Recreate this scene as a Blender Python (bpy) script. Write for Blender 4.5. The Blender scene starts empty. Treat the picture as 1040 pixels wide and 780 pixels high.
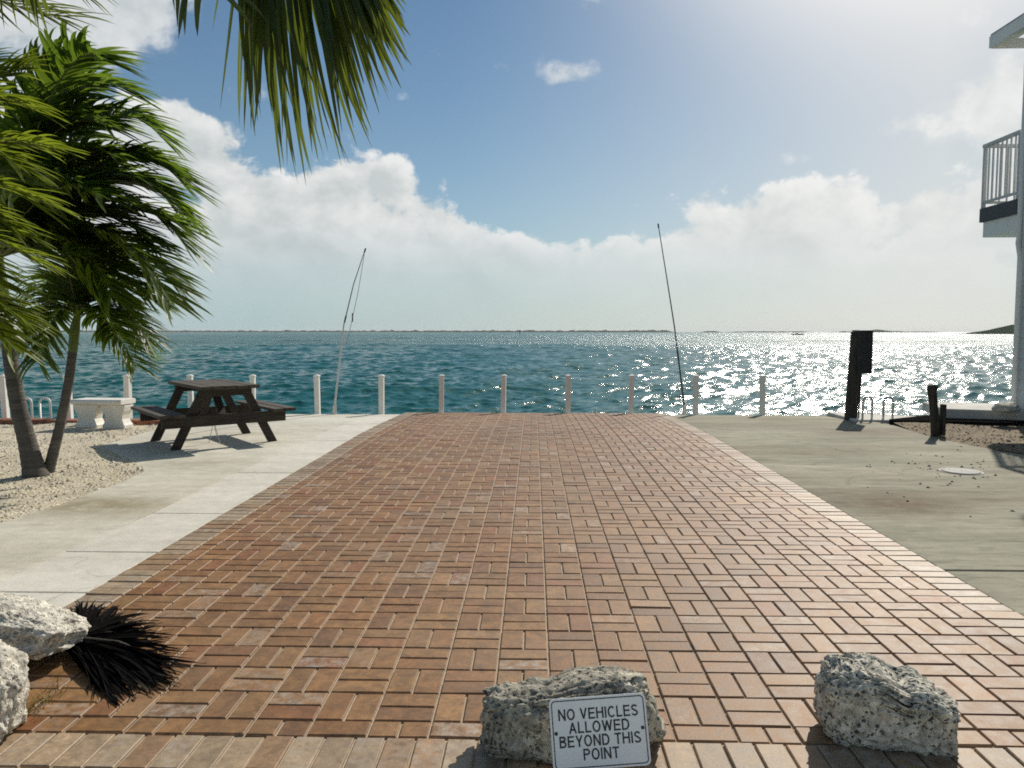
import bpy, bmesh, math, random
import numpy as np
from mathutils import Vector, Matrix, noise

random.seed(7)
rng = np.random.default_rng(11)
R = math.radians
sc = bpy.context.scene
col = sc.collection

# ---------------------------------------------------------------- camera
F, CX, CY, H = 765.0, 520.0, 390.0, 1.367
PITCH, YAW = R(3.96), R(1.64)
cam_d = bpy.data.cameras.new('camera')
cam = bpy.data.objects.new('camera', cam_d)
col.objects.link(cam)
cam.location = (0, 0, H)
cam.rotation_euler = (R(90) - PITCH, 0, YAW)
cam_d.sensor_width = 36
cam_d.lens = 36 * F / 1040
cam_d.clip_start = 0.05
cam_d.clip_end = 60000
sc.camera = cam
ROT = cam.rotation_euler.to_matrix()

def ray(px, py):
    return ROT @ Vector(((px - CX) / F, -(py - CY) / F, -1.0))
def at(px, py, Y):
    """world point at distance Y seen at photo pixel px,py"""
    d = ray(px, py)
    return Vector((0, 0, H)) + d * (Y / d.y)
def gp(px, py, z=0.0):
    d = ray(px, py)
    return Vector((0, 0, H)) + d * ((z - H) / d.z)

def dz(y):
    """the deck falls gently towards the sea at its far end"""
    t = max(0.0, (y - 9.8) / 3.8)
    return -0.10 * t ** 1.4

# ---------------------------------------------------------------- sun
SUN_AZ, SUN_EL = R(27.5), R(37)
SUN_DIR = Vector((math.sin(SUN_AZ) * math.cos(SUN_EL), math.cos(SUN_AZ) * math.cos(SUN_EL), math.sin(SUN_EL)))
sd = bpy.data.lights.new('sun', 'SUN')
sd.energy = 4.4
sd.angle = R(0.53)
sd.color = (1.0, 0.93, 0.82)
so = bpy.data.objects.new('sun', sd)
col.objects.link(so)
so.rotation_euler = SUN_DIR.to_track_quat('Z', 'Y').to_euler()

# ---------------------------------------------------------------- helpers
class MB:
    def __init__(self):
        self.v, self.f, self.m = [], [], []
    def add(self, vs, fs, mat=0):
        o = len(self.v)
        self.v += [tuple(p) for p in vs]
        self.f += [tuple(i + o for i in f) for f in fs]
        self.m += [mat] * len(fs)
    def box(self, lo, hi, M=None, mat=0):
        x0, y0, z0 = lo; x1, y1, z1 = hi
        vs = [Vector(p) for p in ((x0,y0,z0),(x1,y0,z0),(x1,y1,z0),(x0,y1,z0),(x0,y0,z1),(x1,y0,z1),(x1,y1,z1),(x0,y1,z1))]
        if M is not None: vs = [M @ p for p in vs]
        self.add(vs, [(3,2,1,0),(4,5,6,7),(0,1,5,4),(1,2,6,5),(2,3,7,6),(3,0,4,7)], mat)
    def bar(self, a, b, w, h, up=Vector((0,0,1)), mat=0):
        """rectangular bar from a to b; w across, h along 'up'"""
        a, b = Vector(a), Vector(b)
        t = (b - a).normalized()
        s = t.cross(up).normalized(); u = s.cross(t).normalized()
        vs = []
        for p in (a, b):
            for i, j in ((-1,-1),(1,-1),(1,1),(-1,1)):
                vs.append(p + s * (i * w / 2) + u * (j * h / 2))
        self.add(vs, [(0,1,2,3),(7,6,5,4),(0,4,5,1),(1,5,6,2),(2,6,7,3),(3,7,4,0)], mat)
    def tube(self, pts, rad, n=10, mat=0, cap=True):
        pts = [Vector(p) for p in pts]
        if not hasattr(rad, '__len__'): rad = [rad] * len(pts)
        vs, fs = [], []
        ref = Vector((0.3, 0.5, 0.81)).normalized()
        for i, p in enumerate(pts):
            t = (pts[min(i + 1, len(pts) - 1)] - pts[max(i - 1, 0)]).normalized()
            s = t.cross(ref)
            if s.length < 1e-3: s = t.cross(Vector((1, 0, 0)))
            s.normalize(); u = s.cross(t)
            for k in range(n):
                a = 2 * math.pi * k / n
                vs.append(p + (s * math.cos(a) + u * math.sin(a)) * rad[i])
        for i in range(len(pts) - 1):
            for k in range(n):
                fs.append((i*n + k, i*n + (k+1) % n, (i+1)*n + (k+1) % n, (i+1)*n + k))
        if cap:
            fs.append(tuple(range(n))[::-1]); fs.append(tuple((len(pts)-1)*n + k for k in range(n)))
        self.add(vs, fs, mat)
    def prism(self, poly, z0, z1, mat=0, slope=False):
        n = len(poly)
        vs = [(p[0], p[1], z0 + (dz(p[1]) if slope else 0)) for p in poly] + [(p[0], p[1], z1 + (dz(p[1]) if slope else 0)) for p in poly]
        fs = [tuple(range(n))[::-1], tuple(range(n, 2*n))] + [(i, (i+1) % n, n + (i+1) % n, n + i) for i in range(n)]
        self.add(vs, fs, mat)
    def build(self, name, mats, parent=None, smooth=False, bevel=0, weld=False):
        me = bpy.data.meshes.new(name)
        me.from_pydata(self.v, [], self.f)
        if not isinstance(mats, (list, tuple)): mats = [mats]
        for m in mats: me.materials.append(m)
        me.polygons.foreach_set('material_index', self.m)
        if smooth: me.polygons.foreach_set('use_smooth', [True] * len(self.f))
        me.validate(); me.update()
        bm = bmesh.new(); bm.from_mesh(me)
        if not weld: bmesh.ops.recalc_face_normals(bm, faces=bm.faces)
        bm.to_mesh(me); bm.free()
        o = bpy.data.objects.new(name, me)
        col.objects.link(o)
        if parent is not None: o.parent = parent
        if bevel:
            b = o.modifiers.new('bevel', 'BEVEL'); b.width = bevel; b.segments = 2; b.limit_method = 'ANGLE'; b.angle_limit = R(40)
        return o

def tag(o, label=None, cat=None, group=None, kind=None):
    if label: o['label'] = label
    if cat: o['category'] = cat
    if group: o['group'] = group
    if kind: o['kind'] = kind
    return o
def empty(name, loc=(0,0,0), rz=0):
    o = bpy.data.objects.new(name, None)
    o.empty_display_size = 0.1
    col.objects.link(o)
    o.location = loc; o.rotation_euler = (0, 0, rz)
    return o
def copy_tree(o, parent=None):
    c = o.copy(); col.objects.link(c)
    if parent is not None: c.parent = parent
    for ch in list(o.children): copy_tree(ch, c)
    return c

# ---------------------------------------------------------------- node helper
class NT:
    def __init__(self, nt):
        self.nt = nt; nt.nodes.clear()
    def n(self, t, **kw):
        nd = self.nt.nodes.new(t)
        for k, v in kw.items():
            if k.startswith('_'): setattr(nd, k[1:], v)
            else: self.set(nd, k, v)
        return nd
    def set(self, nd, k, v):
        s = nd.inputs[int(k[1:])] if (k[0] == 'i' and k[1:].isdigit()) else nd.inputs[k.replace('__', ' ')]
        if isinstance(v, bpy.types.NodeSocket): self.nt.links.new(v, s)
        elif isinstance(v, bpy.types.Node): self.nt.links.new(v.outputs[0], s)
        else: s.default_value = v
    def math(self, op, a, b=0.0, clamp=False):
        nd = self.n('ShaderNodeMath', _operation=op, i0=a, i1=b); nd.use_clamp = clamp
        return nd.outputs[0]
    def mix(self, f, a, b, blend='MIX'):
        nd = self.n('ShaderNodeMix', _data_type='RGBA', _blend_type=blend)
        self.set(nd, 'i0', f); self.set(nd, 'i6', a); self.set(nd, 'i7', b)
        return nd.outputs[2]
    def noise(self, vec, scale, detail=4, rough=0.55, dist=0.0, w=None):
        nd = self.n('ShaderNodeTexNoise', Scale=scale, Detail=detail, Roughness=rough, Distortion=dist)
        if w is not None:
            nd.noise_dimensions = '4D'; nd.inputs['W'].default_value = w
        self.set(nd, 'Vector', vec)
        return nd.outputs['Fac']
    def ramp(self, f, stops, interp='LINEAR'):
        nd = self.n('ShaderNodeValToRGB', i0=f); r = nd.color_ramp; r.interpolation = interp
        while len(r.elements) < len(stops): r.elements.new(0.5)
        for e, (p, c) in zip(r.elements, stops):
            e.position = p
            e.color = c if hasattr(c, '__len__') else (c, c, c, 1)
        return nd.outputs[0]
    def map(self, v, a, b, c=0.0, d=1.0, smooth=False):
        nd = self.n('ShaderNodeMapRange', i0=v, i1=a, i2=b, i3=c, i4=d)
        if smooth: nd.interpolation_type = 'SMOOTHSTEP'
        return nd.outputs[0]

def rgb(r, g, b): return (r, g, b, 1.0)
def new_mat(name):
    m = bpy.data.materials.new(name); m.use_nodes = True
    return m, NT(m.node_tree)
def finish(t, bsdf, disp=None):
    o = t.n('ShaderNodeOutputMaterial'); t.nt.links.new(bsdf.outputs[0], o.inputs[0])
def bump(t, h, strength=0.4, dist=0.01, normal=None):
    nd = t.n('ShaderNodeBump', Strength=strength, Distance=dist, Height=h)
    if normal is not None: t.set(nd, 'Normal', normal)
    return nd.outputs[0]
def simple(name, c1, c2, scale=8, rough=0.6, bscale=40, bstr=0.3, bdist=0.004, stretch=None, metal=0.0, spec=0.5, coords='Object'):
    m, t = new_mat(name)
    tc = t.n('ShaderNodeTexCoord').outputs[coords]
    if stretch: tc = t.n('ShaderNodeVectorMath', _operation='MULTIPLY', i0=tc, i1=stretch).outputs[0]
    f = t.noise(tc, scale, 6, 0.6)
    c = t.mix(t.map(f, 0.32, 0.68), rgb(*c1), rgb(*c2))
    b = bump(t, t.noise(tc, bscale, 5, 0.6), bstr, bdist)
    p = t.n('ShaderNodeBsdfPrincipled', Base__Color=c, Roughness=rough, Metallic=metal, Normal=b)
    p.inputs['Specular IOR Level'].default_value = spec
    finish(t, p)
    return m

# ---------------------------------------------------------------- world: sky with clouds
def build_world():
    w = bpy.data.worlds.new('World'); sc.world = w; w.use_nodes = True
    t = NT(w.node_tree)
    sky = t.n('ShaderNodeTexSky', _sky_type='NISHITA')
    sky.sun_disc = False
    sky.sun_elevation = SUN_EL; sky.sun_rotation = SUN_AZ
    sky.altitude = 0; sky.air_density = 1.0; sky.dust_density = 0.12; sky.ozone_density = 1.4
    d = t.n('ShaderNodeTexCoord').outputs['Generated']
    s = t.n('ShaderNodeSeparateXYZ', i0=d)
    X, Y, Z = s.outputs
    az = t.math('ARCTAN2', X, Y)                       # radians, + to the right of the sea view
    el = t.math('ARCSINE', t.math('MAXIMUM', t.math('MINIMUM', Z, 0.999), -0.999))
    uv = t.n('ShaderNodeCombineXYZ', i0=az, i1=t.math('MULTIPLY', el, 1.25), i2=0.37).outputs[0]
    # height of the cloud bank's top over azimuth
    u = t.map(az, -1.1, 1.1)
    stops = []
    for px, y in ((-300, 110), (60, 90), (190, 108), (245, 150), (300, 178), (380, 162), (450, 190), (515, 235), (560, 246), (650, 232), (710, 205), (800, 184), (860, 168), (930, 186), (1000, 180), (1200, 160)):
        a = math.atan((px - 542) / F); e = math.atan((337 - y) / F * math.cos(a))
        stops.append((min(max((a + 1.1) / 2.2, 0), 1), e / 0.5))
    top = t.math('MULTIPLY', t.ramp(u, stops), 0.5)
    warp = t.n('ShaderNodeTexNoise', Scale=6.0, Detail=2.0); t.set(warp, 'Vector', uv)
    wv = t.n('ShaderNodeVectorMath', _operation='MULTIPLY_ADD', i0=warp.outputs['Color'], i1=(0.05, 0.05, 0.0)); t.set(wv, 'i2', uv)
    def dens(offset):
        v = t.n('ShaderNodeVectorMath', _operation='ADD', i0=wv, i1=offset).outputs[0]
        n1 = t.noise(v, 9.5, 9, 0.58); nb = t.noise(v, 4.2, 3, 0.5, w=5.0)
        n2 = t.noise(v, 24.0, 6, 0.6, w=2.0)
        return t.math('ADD', t.math('ADD', t.math('MULTIPLY', n1, 0.50), t.math('MULTIPLY', n2, 0.24)), t.math('MULTIPLY', nb, 0.30))
    n0 = dens((0, 0, 0)); nL = dens((0.016, 0.022, 0.0))
    bank = t.math('MULTIPLY', t.math('SUBTRACT', top, el), 5.0)
    bank = t.math('MINIMUM', bank, 0.20)
    raw = t.math('ADD', t.math('MULTIPLY', t.math('SUBTRACT', n0, 0.525), 1.55), bank)
    a_bank = t.map(raw, 0.0, 0.095, smooth=True)
    # loose small clouds high up
    wis = None
    for px, y, rx, ry, g in ((572, 84, 34, 13, .30), (414, 104, 22, 9, .17), (500, 72, 14, 12, .13), (803, 165, 32, 8, .27), (905, 138, 42, 16, .24), (968, 116, 14, 9, .30), (1016, 112, 34, 36, .42), (112, 8, 75, 34, .42), (440, 68, 24, 16, .10), (28, 55, 60, 70, .25), (645, 218, 14, 10, .12)):
        a = math.atan((px - 542) / F); e = math.atan((337 - y) / F * math.cos(a))
        dx = t.math('MULTIPLY', t.math('SUBTRACT', az, a), F / rx); dy = t.math('MULTIPLY', t.math('SUBTRACT', el, e), F / ry)
        r2 = t.math('ADD', t.math('MULTIPLY', dx, dx), t.math('MULTIPLY', dy, dy))
        b = t.math('MULTIPLY', t.math('EXPONENT', t.math('MULTIPLY', r2, -0.8)), g)
        wis = b if wis is None else t.math('ADD', wis, b)
    raw2 = t.math('ADD', t.math('MULTIPLY', t.math('SUBTRACT', n0, 0.58), 1.5), t.math('SUBTRACT', wis, 0.07))
    a_wis = t.math('MULTIPLY', t.map(raw2, -0.04, 0.16, smooth=True), 0.85)
    alpha = t.math('MAXIMUM', a_bank, a_wis, clamp=True)
    # thin low haze: the bank melts away near the horizon
    low = t.map(el, 0.0, 0.15, smooth=True)
    alpha = t.math('MULTIPLY', alpha, t.map(low, 0.0, 1.0, 0.12, 0.97))
    # light: side towards the sun brighter, thick bases greyer
    lit = t.map(t.math('SUBTRACT', n0, nL), -0.075, 0.075)
    lit = t.mix(t.map(el, 0.02, 0.16), rgb(.55, .55, .55), lit)
    thick = t.map(raw, 0.05, 0.36, 1.0, 0.0)
    lum = t.math('ADD', t.math('MULTIPLY', lit, 0.72), t.math('MULTIPLY', thick, 0.36))
    ccol = t.mix(lum, rgb(7.4, 8.2, 8.2), rgb(12.9, 13.0, 12.8))
    # forward scattering: brighter towards the sun
    dot = t.n('ShaderNodeVectorMath', _operation='DOT_PRODUCT', i0=d, i1=tuple(SUN_DIR)).outputs['Value']
    fwd = t.map(dot, 0.72, 1.0, 0.0, 1.0)
    ccol = t.mix(fwd, ccol, t.mix(0.5, ccol, rgb(15.0, 14.9, 14.3)))
    # damp sea air: pale veil low down and around the sun
    veil = t.math('MULTIPLY', t.math('POWER', t.map(el, 0.0, 0.5, 1.0, 0.0), 2.8), 0.82)
    veil = t.math('ADD', veil, 0.05)
    vcol = t.mix(t.map(az, -0.35, 0.45), rgb(5.8, 8.0, 8.8), rgb(9.2, 9.9, 9.1))
    tinted = t.mix(1.0, sky.outputs[0], rgb(0.80, 1.0, 1.08), 'MULTIPLY')
    base = t.mix(veil, tinted, vcol)
    glow = t.math('POWER', t.math('MAXIMUM', t.map(dot, 0.86, 0.962), 0.0), 4.2)
    dA = t.math('ABSOLUTE', t.math('SUBTRACT', az, SUN_AZ))
    broad = t.math('MULTIPLY', t.math('POWER', t.map(dA, R(35), 0.0), 1.5), 0.66)
    base = t.mix(broad, base, rgb(12.4, 12.2, 11.6))
    base = t.mix(t.math('MULTIPLY', glow, 0.70), base, rgb(14.4, 14.2, 13.8))
    c = t.mix(alpha, base, ccol)
    bg = t.n('ShaderNodeBackground', Color=c, Strength=0.065)
    o = t.n('ShaderNodeOutputWorld'); t.nt.links.new(bg.outputs[0], o.inputs[0])
build_world()

# ---------------------------------------------------------------- materials
def attr_mat_brick():
    m, t = new_mat('fired clay pavers')
    a = t.n('ShaderNodeAttribute', _attribute_name='tint')
    tc = t.n('ShaderNodeTexCoord').outputs['Object']
    n1 = t.noise(tc, 15, 7, 0.7, 0.5); n2 = t.noise(tc, 60, 5, 0.7); n3 = t.noise(tc, 1.2, 4, 0.6)
    c = t.mix(1.0, a.outputs['Color'], t.ramp(n1, [(0.3, 0.58), (0.7, 1.34)]), 'MULTIPLY')
    c = t.mix(1.0, c, t.ramp(n2, [(0.3, 0.82), (0.7, 1.16)]), 'MULTIPLY')
    # lime bloom on some bricks (alpha of the tint says how much)
    bl = t.math('MULTIPLY', t.map(t.noise(tc, 22, 5, 0.7), 0.42, 0.66), a.outputs['Alpha'])
    c = t.mix(bl, c, rgb(0.48, 0.42, 0.35))
    c = t.mix(1.0, c, t.ramp(t.noise(tc, 0.55, 6, 0.65, 0.5), [(0.32, 0.84), (0.68, 1.12)]), 'MULTIPLY')
    dust = t.math('MULTIPLY', t.map(n3, 0.45, 0.7), 0.28)
    c = t.mix(dust, c, rgb(0.33, 0.235, 0.14))
    b = bump(t, t.math('ADD', n2, t.math('MULTIPLY', t.noise(tc, 240, 3, 0.7), 0.6)), 0.28, 0.003)
    p = t.n('ShaderNodeBsdfPrincipled', Base__Color=c, Roughness=t.ramp(n1, [(0.3, 0.48), (0.7, 0.62)]), Normal=b)
    p.inputs['Specular IOR Level'].default_value = 0.36
    finish(t, p); return m

def concrete(name, light, dark, stain, stain_amt, spots=(), scale=1.0, streak=0.0):
    m, t = new_mat(name)
    tc = t.n('ShaderNodeTexCoord').outputs['Object']
    mp = t.n('ShaderNodeVectorMath', _operation='MULTIPLY', i0=tc, i1=(0.4, 1.7, 1)).outputs[0]
    n1 = t.noise(mp, 0.9 * scale, 8, 0.62, 0.4); n2 = t.noise(tc, 7, 6, 0.65); n3 = t.noise(tc, 90, 4, 0.7)
    c = t.mix(t.map(n1, 0.32, 0.68), rgb(*dark), rgb(*light))
    st = t.math('MULTIPLY', t.map(t.noise(mp, 0.55 * scale, 9, 0.68, 0.8), 0.47, 0.72), stain_amt)
    c = t.mix(st, c, rgb(*stain))
    for (x, y, rx, ry, cc, amt) in spots:
        s = t.n('ShaderNodeSeparateXYZ', i0=tc)
        dx = t.math('MULTIPLY', t.math('SUBTRACT', s.outputs[0], x), 1 / rx); dy = t.math('MULTIPLY', t.math('SUBTRACT', s.outputs[1], y), 1 / ry)
        r = t.math('ADD', t.math('MULTIPLY', dx, dx), t.math('MULTIPLY', dy, dy))
        k = t.math('EXPONENT', t.math('MULTIPLY', r, -1.0))
        k = t.math('MULTIPLY', k, t.map(t.noise(tc, 5, 7, 0.7), 0.22, 0.52))
        c = t.mix(t.math('MULTIPLY', k, amt), c, rgb(*cc))
    if streak:
        mq = t.n('ShaderNodeVectorMath', _operation='MULTIPLY', i0=tc, i1=(0.45, 2.6, 1)).outputs[0]
        c = t.mix(streak, c, t.mix(1.0, c, t.ramp(t.noise(mq, 5.0, 10, 0.72, 0.8), [(0.32, 0.45), (0.48, 0.97), (0.68, 1.22)]), 'MULTIPLY'))
    wv_ = t.n('ShaderNodeVectorMath', _operation='MULTIPLY_ADD', i0=t.n('ShaderNodeTexNoise', Scale=1.7, Detail=6.0, Vector=tc).outputs['Color'], i1=(0.9, 0.9, 0.0), i2=tc).outputs[0]
    vc = t.n('ShaderNodeTexVoronoi', _feature='DISTANCE_TO_EDGE', Scale=0.33); t.set(vc, 'Vector', wv_)
    ck = t.math('MULTIPLY', t.map(vc.outputs['Distance'], 0.0, 0.0035, 0.75, 0.0), t.map(t.noise(tc, 0.7, 3, 0.5), 0.45, 0.6))
    c = t.mix(ck, c, rgb(*[k * 0.35 for k in dark]))
    c = t.mix(1.0, c, t.ramp(n2, [(0.25, 0.84), (0.75, 1.12)]), 'MULTIPLY')
    c = t.mix(1.0, c, t.ramp(n3, [(0.3, 0.86), (0.7, 1.1)]), 'MULTIPLY')
    b = bump(t, t.math('ADD', n3, t.math('MULTIPLY', n2, 1.5)), 0.3, 0.004)
    p = t.n('ShaderNodeBsdfPrincipled', Base__Color=c, Roughness=0.85, Normal=b)
    p.inputs['Specular IOR Level'].default_value = 0.2
    finish(t, p); return m

def gravel_mat(name, cols, scale):
    m, t = new_mat(name)
    tc = t.n('ShaderNodeTexCoord').outputs['Object']
    v = t.n('ShaderNodeTexVoronoi', Scale=scale); t.set(v, 'Vector', tc)
    sp = t.n('ShaderNodeSeparateColor', i0=v.outputs['Color'])
    c = t.ramp(sp.outputs[0], [(i / (len(cols) - 1), rgb(*k)) for i, k in enumerate(cols)])
    big = t.noise(tc, 1.6, 6, 0.65)
    c = t.mix(1.0, c, t.ramp(big, [(0.3, 0.78), (0.7, 1.15)]), 'MULTIPLY')
    h = t.math('SUBTRACT', 1.0, v.outputs['Distance'])
    b = bump(t, h, 0.6, 0.02)
    p = t.n('ShaderNodeBsdfPrincipled', Base__Color=c, Roughness=0.9, Normal=b)
    p.inputs['Specular IOR Level'].default_value = 0.2
    finish(t, p); return m

def rock_mat(name, light, mid, dark, pit=0.5):
    m, t = new_mat(name)
    tc = t.n('ShaderNodeTexCoord').outputs['Object']
    n1 = t.noise(tc, 4.5, 8, 0.66, 0.6); n2 = t.noise(tc, 30, 6, 0.7); n3 = t.noise(tc, 13, 7, 0.72)
    c = t.mix(t.map(n1, 0.34, 0.62), rgb(*mid), rgb(*light))
    c = t.mix(t.math('MULTIPLY', t.map(n3, 0.5, 0.66), 0.75), c, rgb(*dark))
    v = t.n('ShaderNodeTexVoronoi', Scale=58.0); t.set(v, 'Vector', t.n('ShaderNodeVectorMath', _operation='MULTIPLY_ADD', i0=t.n('ShaderNodeTexNoise', Scale=20.0, Vector=tc).outputs['Color'], i1=(0.05,)*3, i2=tc).outputs[0])
    hole = t.map(v.outputs['Distance'], 0.20, 0.40, 1.0, 0.0)
    hole = t.math('MULTIPLY', hole, t.map(t.noise(tc, 9, 4, 0.6), 0.38, 0.50))
    c = t.mix(t.math('MULTIPLY', hole, pit), c, rgb(*[k * 0.5 for k in dark]))
    c = t.mix(1.0, c, t.ramp(n2, [(0.3, 0.45), (0.7, 1.35)]), 'MULTIPLY')
    h = t.math('SUBTRACT', t.math('ADD', n2, t.math('MULTIPLY', t.noise(tc, 90, 4, 0.7), 0.4)), t.math('MULTIPLY', hole, 0.9))
    b = bump(t, h, 0.9, 0.012)
    p = t.n('ShaderNodeBsdfPrincipled', Base__Color=c, Roughness=0.92, Normal=b)
    p.inputs['Specular IOR Level'].default_value = 0.2
    finish(t, p); return m

def leaf_mat(name, c1, c2, tr, tip, amt=0.42, rough=0.38, spec=0.5):
    m, t = new_mat(name)
    a = t.n('ShaderNodeAttribute', _attribute_name='leaf')   # r: random per leaflet, g: along the leaflet
    s = t.n('ShaderNodeSeparateColor', i0=a.outputs['Color'])
    tc = t.n('ShaderNodeTexCoord').outputs['Object']
    c = t.mix(s.outputs[0], rgb(*c1), rgb(*c2))
    c = t.mix(t.math('MULTIPLY', t.map(s.outputs[1], 0.72, 1.0), s.outputs[2]), c, rgb(*tip))
    c = t.mix(1.0, c, t.ramp(t.noise(tc, 25, 4, 0.6), [(0.3, 0.75), (0.7, 1.2)]), 'MULTIPLY')
    p = t.n('ShaderNodeBsdfPrincipled', Base__Color=c, Roughness=rough)
    p.inputs['Specular IOR Level'].default_value = spec
    trn = t.n('ShaderNodeBsdfTranslucent', Color=t.mix(s.outputs[0], rgb(*[k * 0.75 for k in tr]), rgb(*tr)))
    mx = t.n('ShaderNodeMixShader', i0=amt); t.nt.links.new(p.outputs[0], mx.inputs[1]); t.nt.links.new(trn.outputs[0], mx.inputs[2])
    finish(t, mx); return m

def water_mat():
    m, t = new_mat('sea water')
    tc = t.n('ShaderNodeTexCoord').outputs['Object']
    a = t.n('ShaderNodeAttribute', _attribute_name='far')
    mp = t.n('ShaderNodeVectorMath', _operation='MULTIPLY', i0=tc, i1=(0.75, 1.0, 1)).outputs[0]
    fine = t.noise(mp, 5.5, 5, 0.6)
    mid = t.noise(mp, 0.7, 6, 0.62)
    gust = t.map(t.noise(t.n('ShaderNodeVectorMath', _operation='MULTIPLY', i0=tc, i1=(0.25, 1.0, 1)).outputs[0], 0.035, 5, 0.65), 0.35, 0.65, 0.45, 1.5)
    h = t.math('ADD', t.math('MULTIPLY', fine, 0.03), t.math('MULTIPLY', t.math('MULTIPLY', t.math('MULTIPLY', mid, gust), a.outputs['Fac']), 0.85))
    b = bump(t, h, 1.0, 1.0)
    big = t.noise(tc, 0.03, 4, 0.6)
    c = t.mix(t.map(big, 0.35, 0.65), rgb(0.010, 0.100, 0.095), rgb(0.016, 0.145, 0.132))
    p = t.n('ShaderNodeBsdfPrincipled', Base__Color=c, Roughness=t.map(a.outputs['Fac'], 0.0, 1.0, 0.15, 0.28), IOR=1.333, Normal=b)
    finish(t, p); return m

M = {}
M['brick'] = attr_mat_brick()
M['joint'] = simple('joint sand', (0.54, 0.44, 0.33), (0.38, 0.30, 0.21), 20, 0.95, 200, 0.5, 0.003)
M['conc_left'] = concrete('pale concrete', (0.74, 0.71, 0.62), (0.62, 0.59, 0.51), (0.46, 0.42, 0.34), 0.4)
M['conc_path'] = concrete('worn grey concrete', (0.72, 0.69, 0.59), (0.55, 0.53, 0.44), (0.40, 0.35, 0.25), 0.6, streak=0.3,
    spots=[(gp(100, 512).x, gp(100, 512).y, 0.7, 0.35, (0.30, 0.25, 0.15), 0.9), (gp(190, 470).x, gp(190, 470).y, 0.6, 0.4, (0.36, 0.33, 0.25), 0.6)])
M['wall'] = simple('seawall concrete', (0.62, 0.60, 0.54), (0.45, 0.43, 0.38), 3, 0.85, 60, 0.4, 0.006)
M['coping'] = simple('red coping brick', (0.33, 0.13, 0.07), (0.22, 0.09, 0.055), 9, 0.8, 90, 0.4, 0.004)
M['gravel'] = gravel_mat('crushed shell gravel', [(0.38, 0.325, 0.225), (0.66, 0.585, 0.435), (0.54, 0.47, 0.34), (0.78, 0.72, 0.58)], 42)
M['gravel_brown'] = gravel_mat('brown gravel', [(0.10, 0.075, 0.045), (0.26, 0.20, 0.13), (0.17, 0.13, 0.08), (0.36, 0.30, 0.21)], 38)
M['rock_grey'] = rock_mat('grey coral rock', (0.82, 0.78, 0.66), (0.62, 0.585, 0.48), (0.16, 0.16, 0.15), 0.95)
M['rock_dark'] = rock_mat('lichen stained rock', (0.66, 0.61, 0.49), (0.27, 0.255, 0.205), (0.04, 0.048, 0.055), 0.7)
M['rock_pale'] = rock_mat('bleached coral rock', (0.80, 0.76, 0.65), (0.66, 0.62, 0.52), (0.30, 0.28, 0.24), 0.18)
M['post'] = simple('white vinyl', (0.90, 0.87, 0.80), (0.80, 0.76, 0.68), 6, 0.5, 60, 0.1, 0.002)
M['white'] = simple('white painted concrete', (0.80, 0.78, 0.72), (0.70, 0.67, 0.60), 5, 0.65, 50, 0.25, 0.003)
M['wood'] = simple('dark weathered timber', (0.060, 0.045, 0.032), (0.016, 0.013, 0.010), 6, 0.75, 12, 0.6, 0.006, stretch=(1, 8, 8))
M['wood_top'] = simple('weathered timber boards', (0.125, 0.100, 0.074), (0.030, 0.024, 0.018), 5, 0.8, 12, 0.6, 0.006, stretch=(1, 9, 9))
M['pile'] = simple('creosoted timber', (0.070, 0.058, 0.042), (0.024, 0.022, 0.020), 5, 0.85, 16, 0.7, 0.01, stretch=(6, 6, 0.8))
M['black'] = simple('black enamel', (0.016, 0.017, 0.018), (0.026, 0.027, 0.028), 5, 0.5, 40, 0.1, 0.002)
M['steel'] = simple('weathered stainless tube', (0.62, 0.62, 0.60), (0.5, 0.5, 0.48), 8, 0.35, 40, 0.05, 0.001, metal=0.6)
M['whitetube'] = simple('white painted tube', (0.8, 0.8, 0.76), (0.72, 0.72, 0.68), 8, 0.4, 40, 0.05, 0.001)
M['sign'] = simple('aluminium sign face', (0.86, 0.88, 0.88), (0.80, 0.82, 0.83), 5, 0.42, 60, 0.06, 0.001)
M['ink'] = simple('black sign ink', (0.012, 0.012, 0.013), (0.02, 0.02, 0.021), 20, 0.5, 60, 0.02, 0.001)
M['trunk'] = simple('grey palm bark', (0.150, 0.136, 0.122), (0.070, 0.064, 0.058), 5, 0.9, 9, 0.8, 0.02, stretch=(0.6, 0.6, 5))
M['shaft'] = simple('green crownshaft', (0.16, 0.22, 0.05), (0.10, 0.15, 0.035), 4, 0.5, 20, 0.2, 0.004)
M['rachis'] = simple('palm rachis', (0.16, 0.17, 0.05), (0.10, 0.12, 0.035), 8, 0.5, 20, 0.2, 0.002)
M['leaf'] = leaf_mat('palm leaf', (0.020, 0.046, 0.007), (0.055, 0.090, 0.012), (0.22, 0.34, 0.030), (0.14, 0.11, 0.04), 0.48)
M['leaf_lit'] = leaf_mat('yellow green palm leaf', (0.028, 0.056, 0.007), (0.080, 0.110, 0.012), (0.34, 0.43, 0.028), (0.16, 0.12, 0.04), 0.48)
M['leaf_near'] = leaf_mat('palm leaf with dry tips', (0.024, 0.050, 0.012), (0.045, 0.075, 0.016), (0.20, 0.255, 0.025), (0.045, 0.022, 0.014), 0.44)
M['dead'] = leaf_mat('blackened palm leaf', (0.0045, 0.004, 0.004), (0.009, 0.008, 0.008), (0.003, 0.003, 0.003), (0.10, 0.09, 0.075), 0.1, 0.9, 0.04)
M['siding'] = simple('pale grey lap siding', (0.50, 0.53, 0.53), (0.45, 0.48, 0.48), 3, 0.6, 30, 0.1, 0.002)
M['trim'] = simple('pale painted trim', (0.76, 0.77, 0.74), (0.68, 0.69, 0.67), 3, 0.55, 30, 0.1, 0.002)
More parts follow.
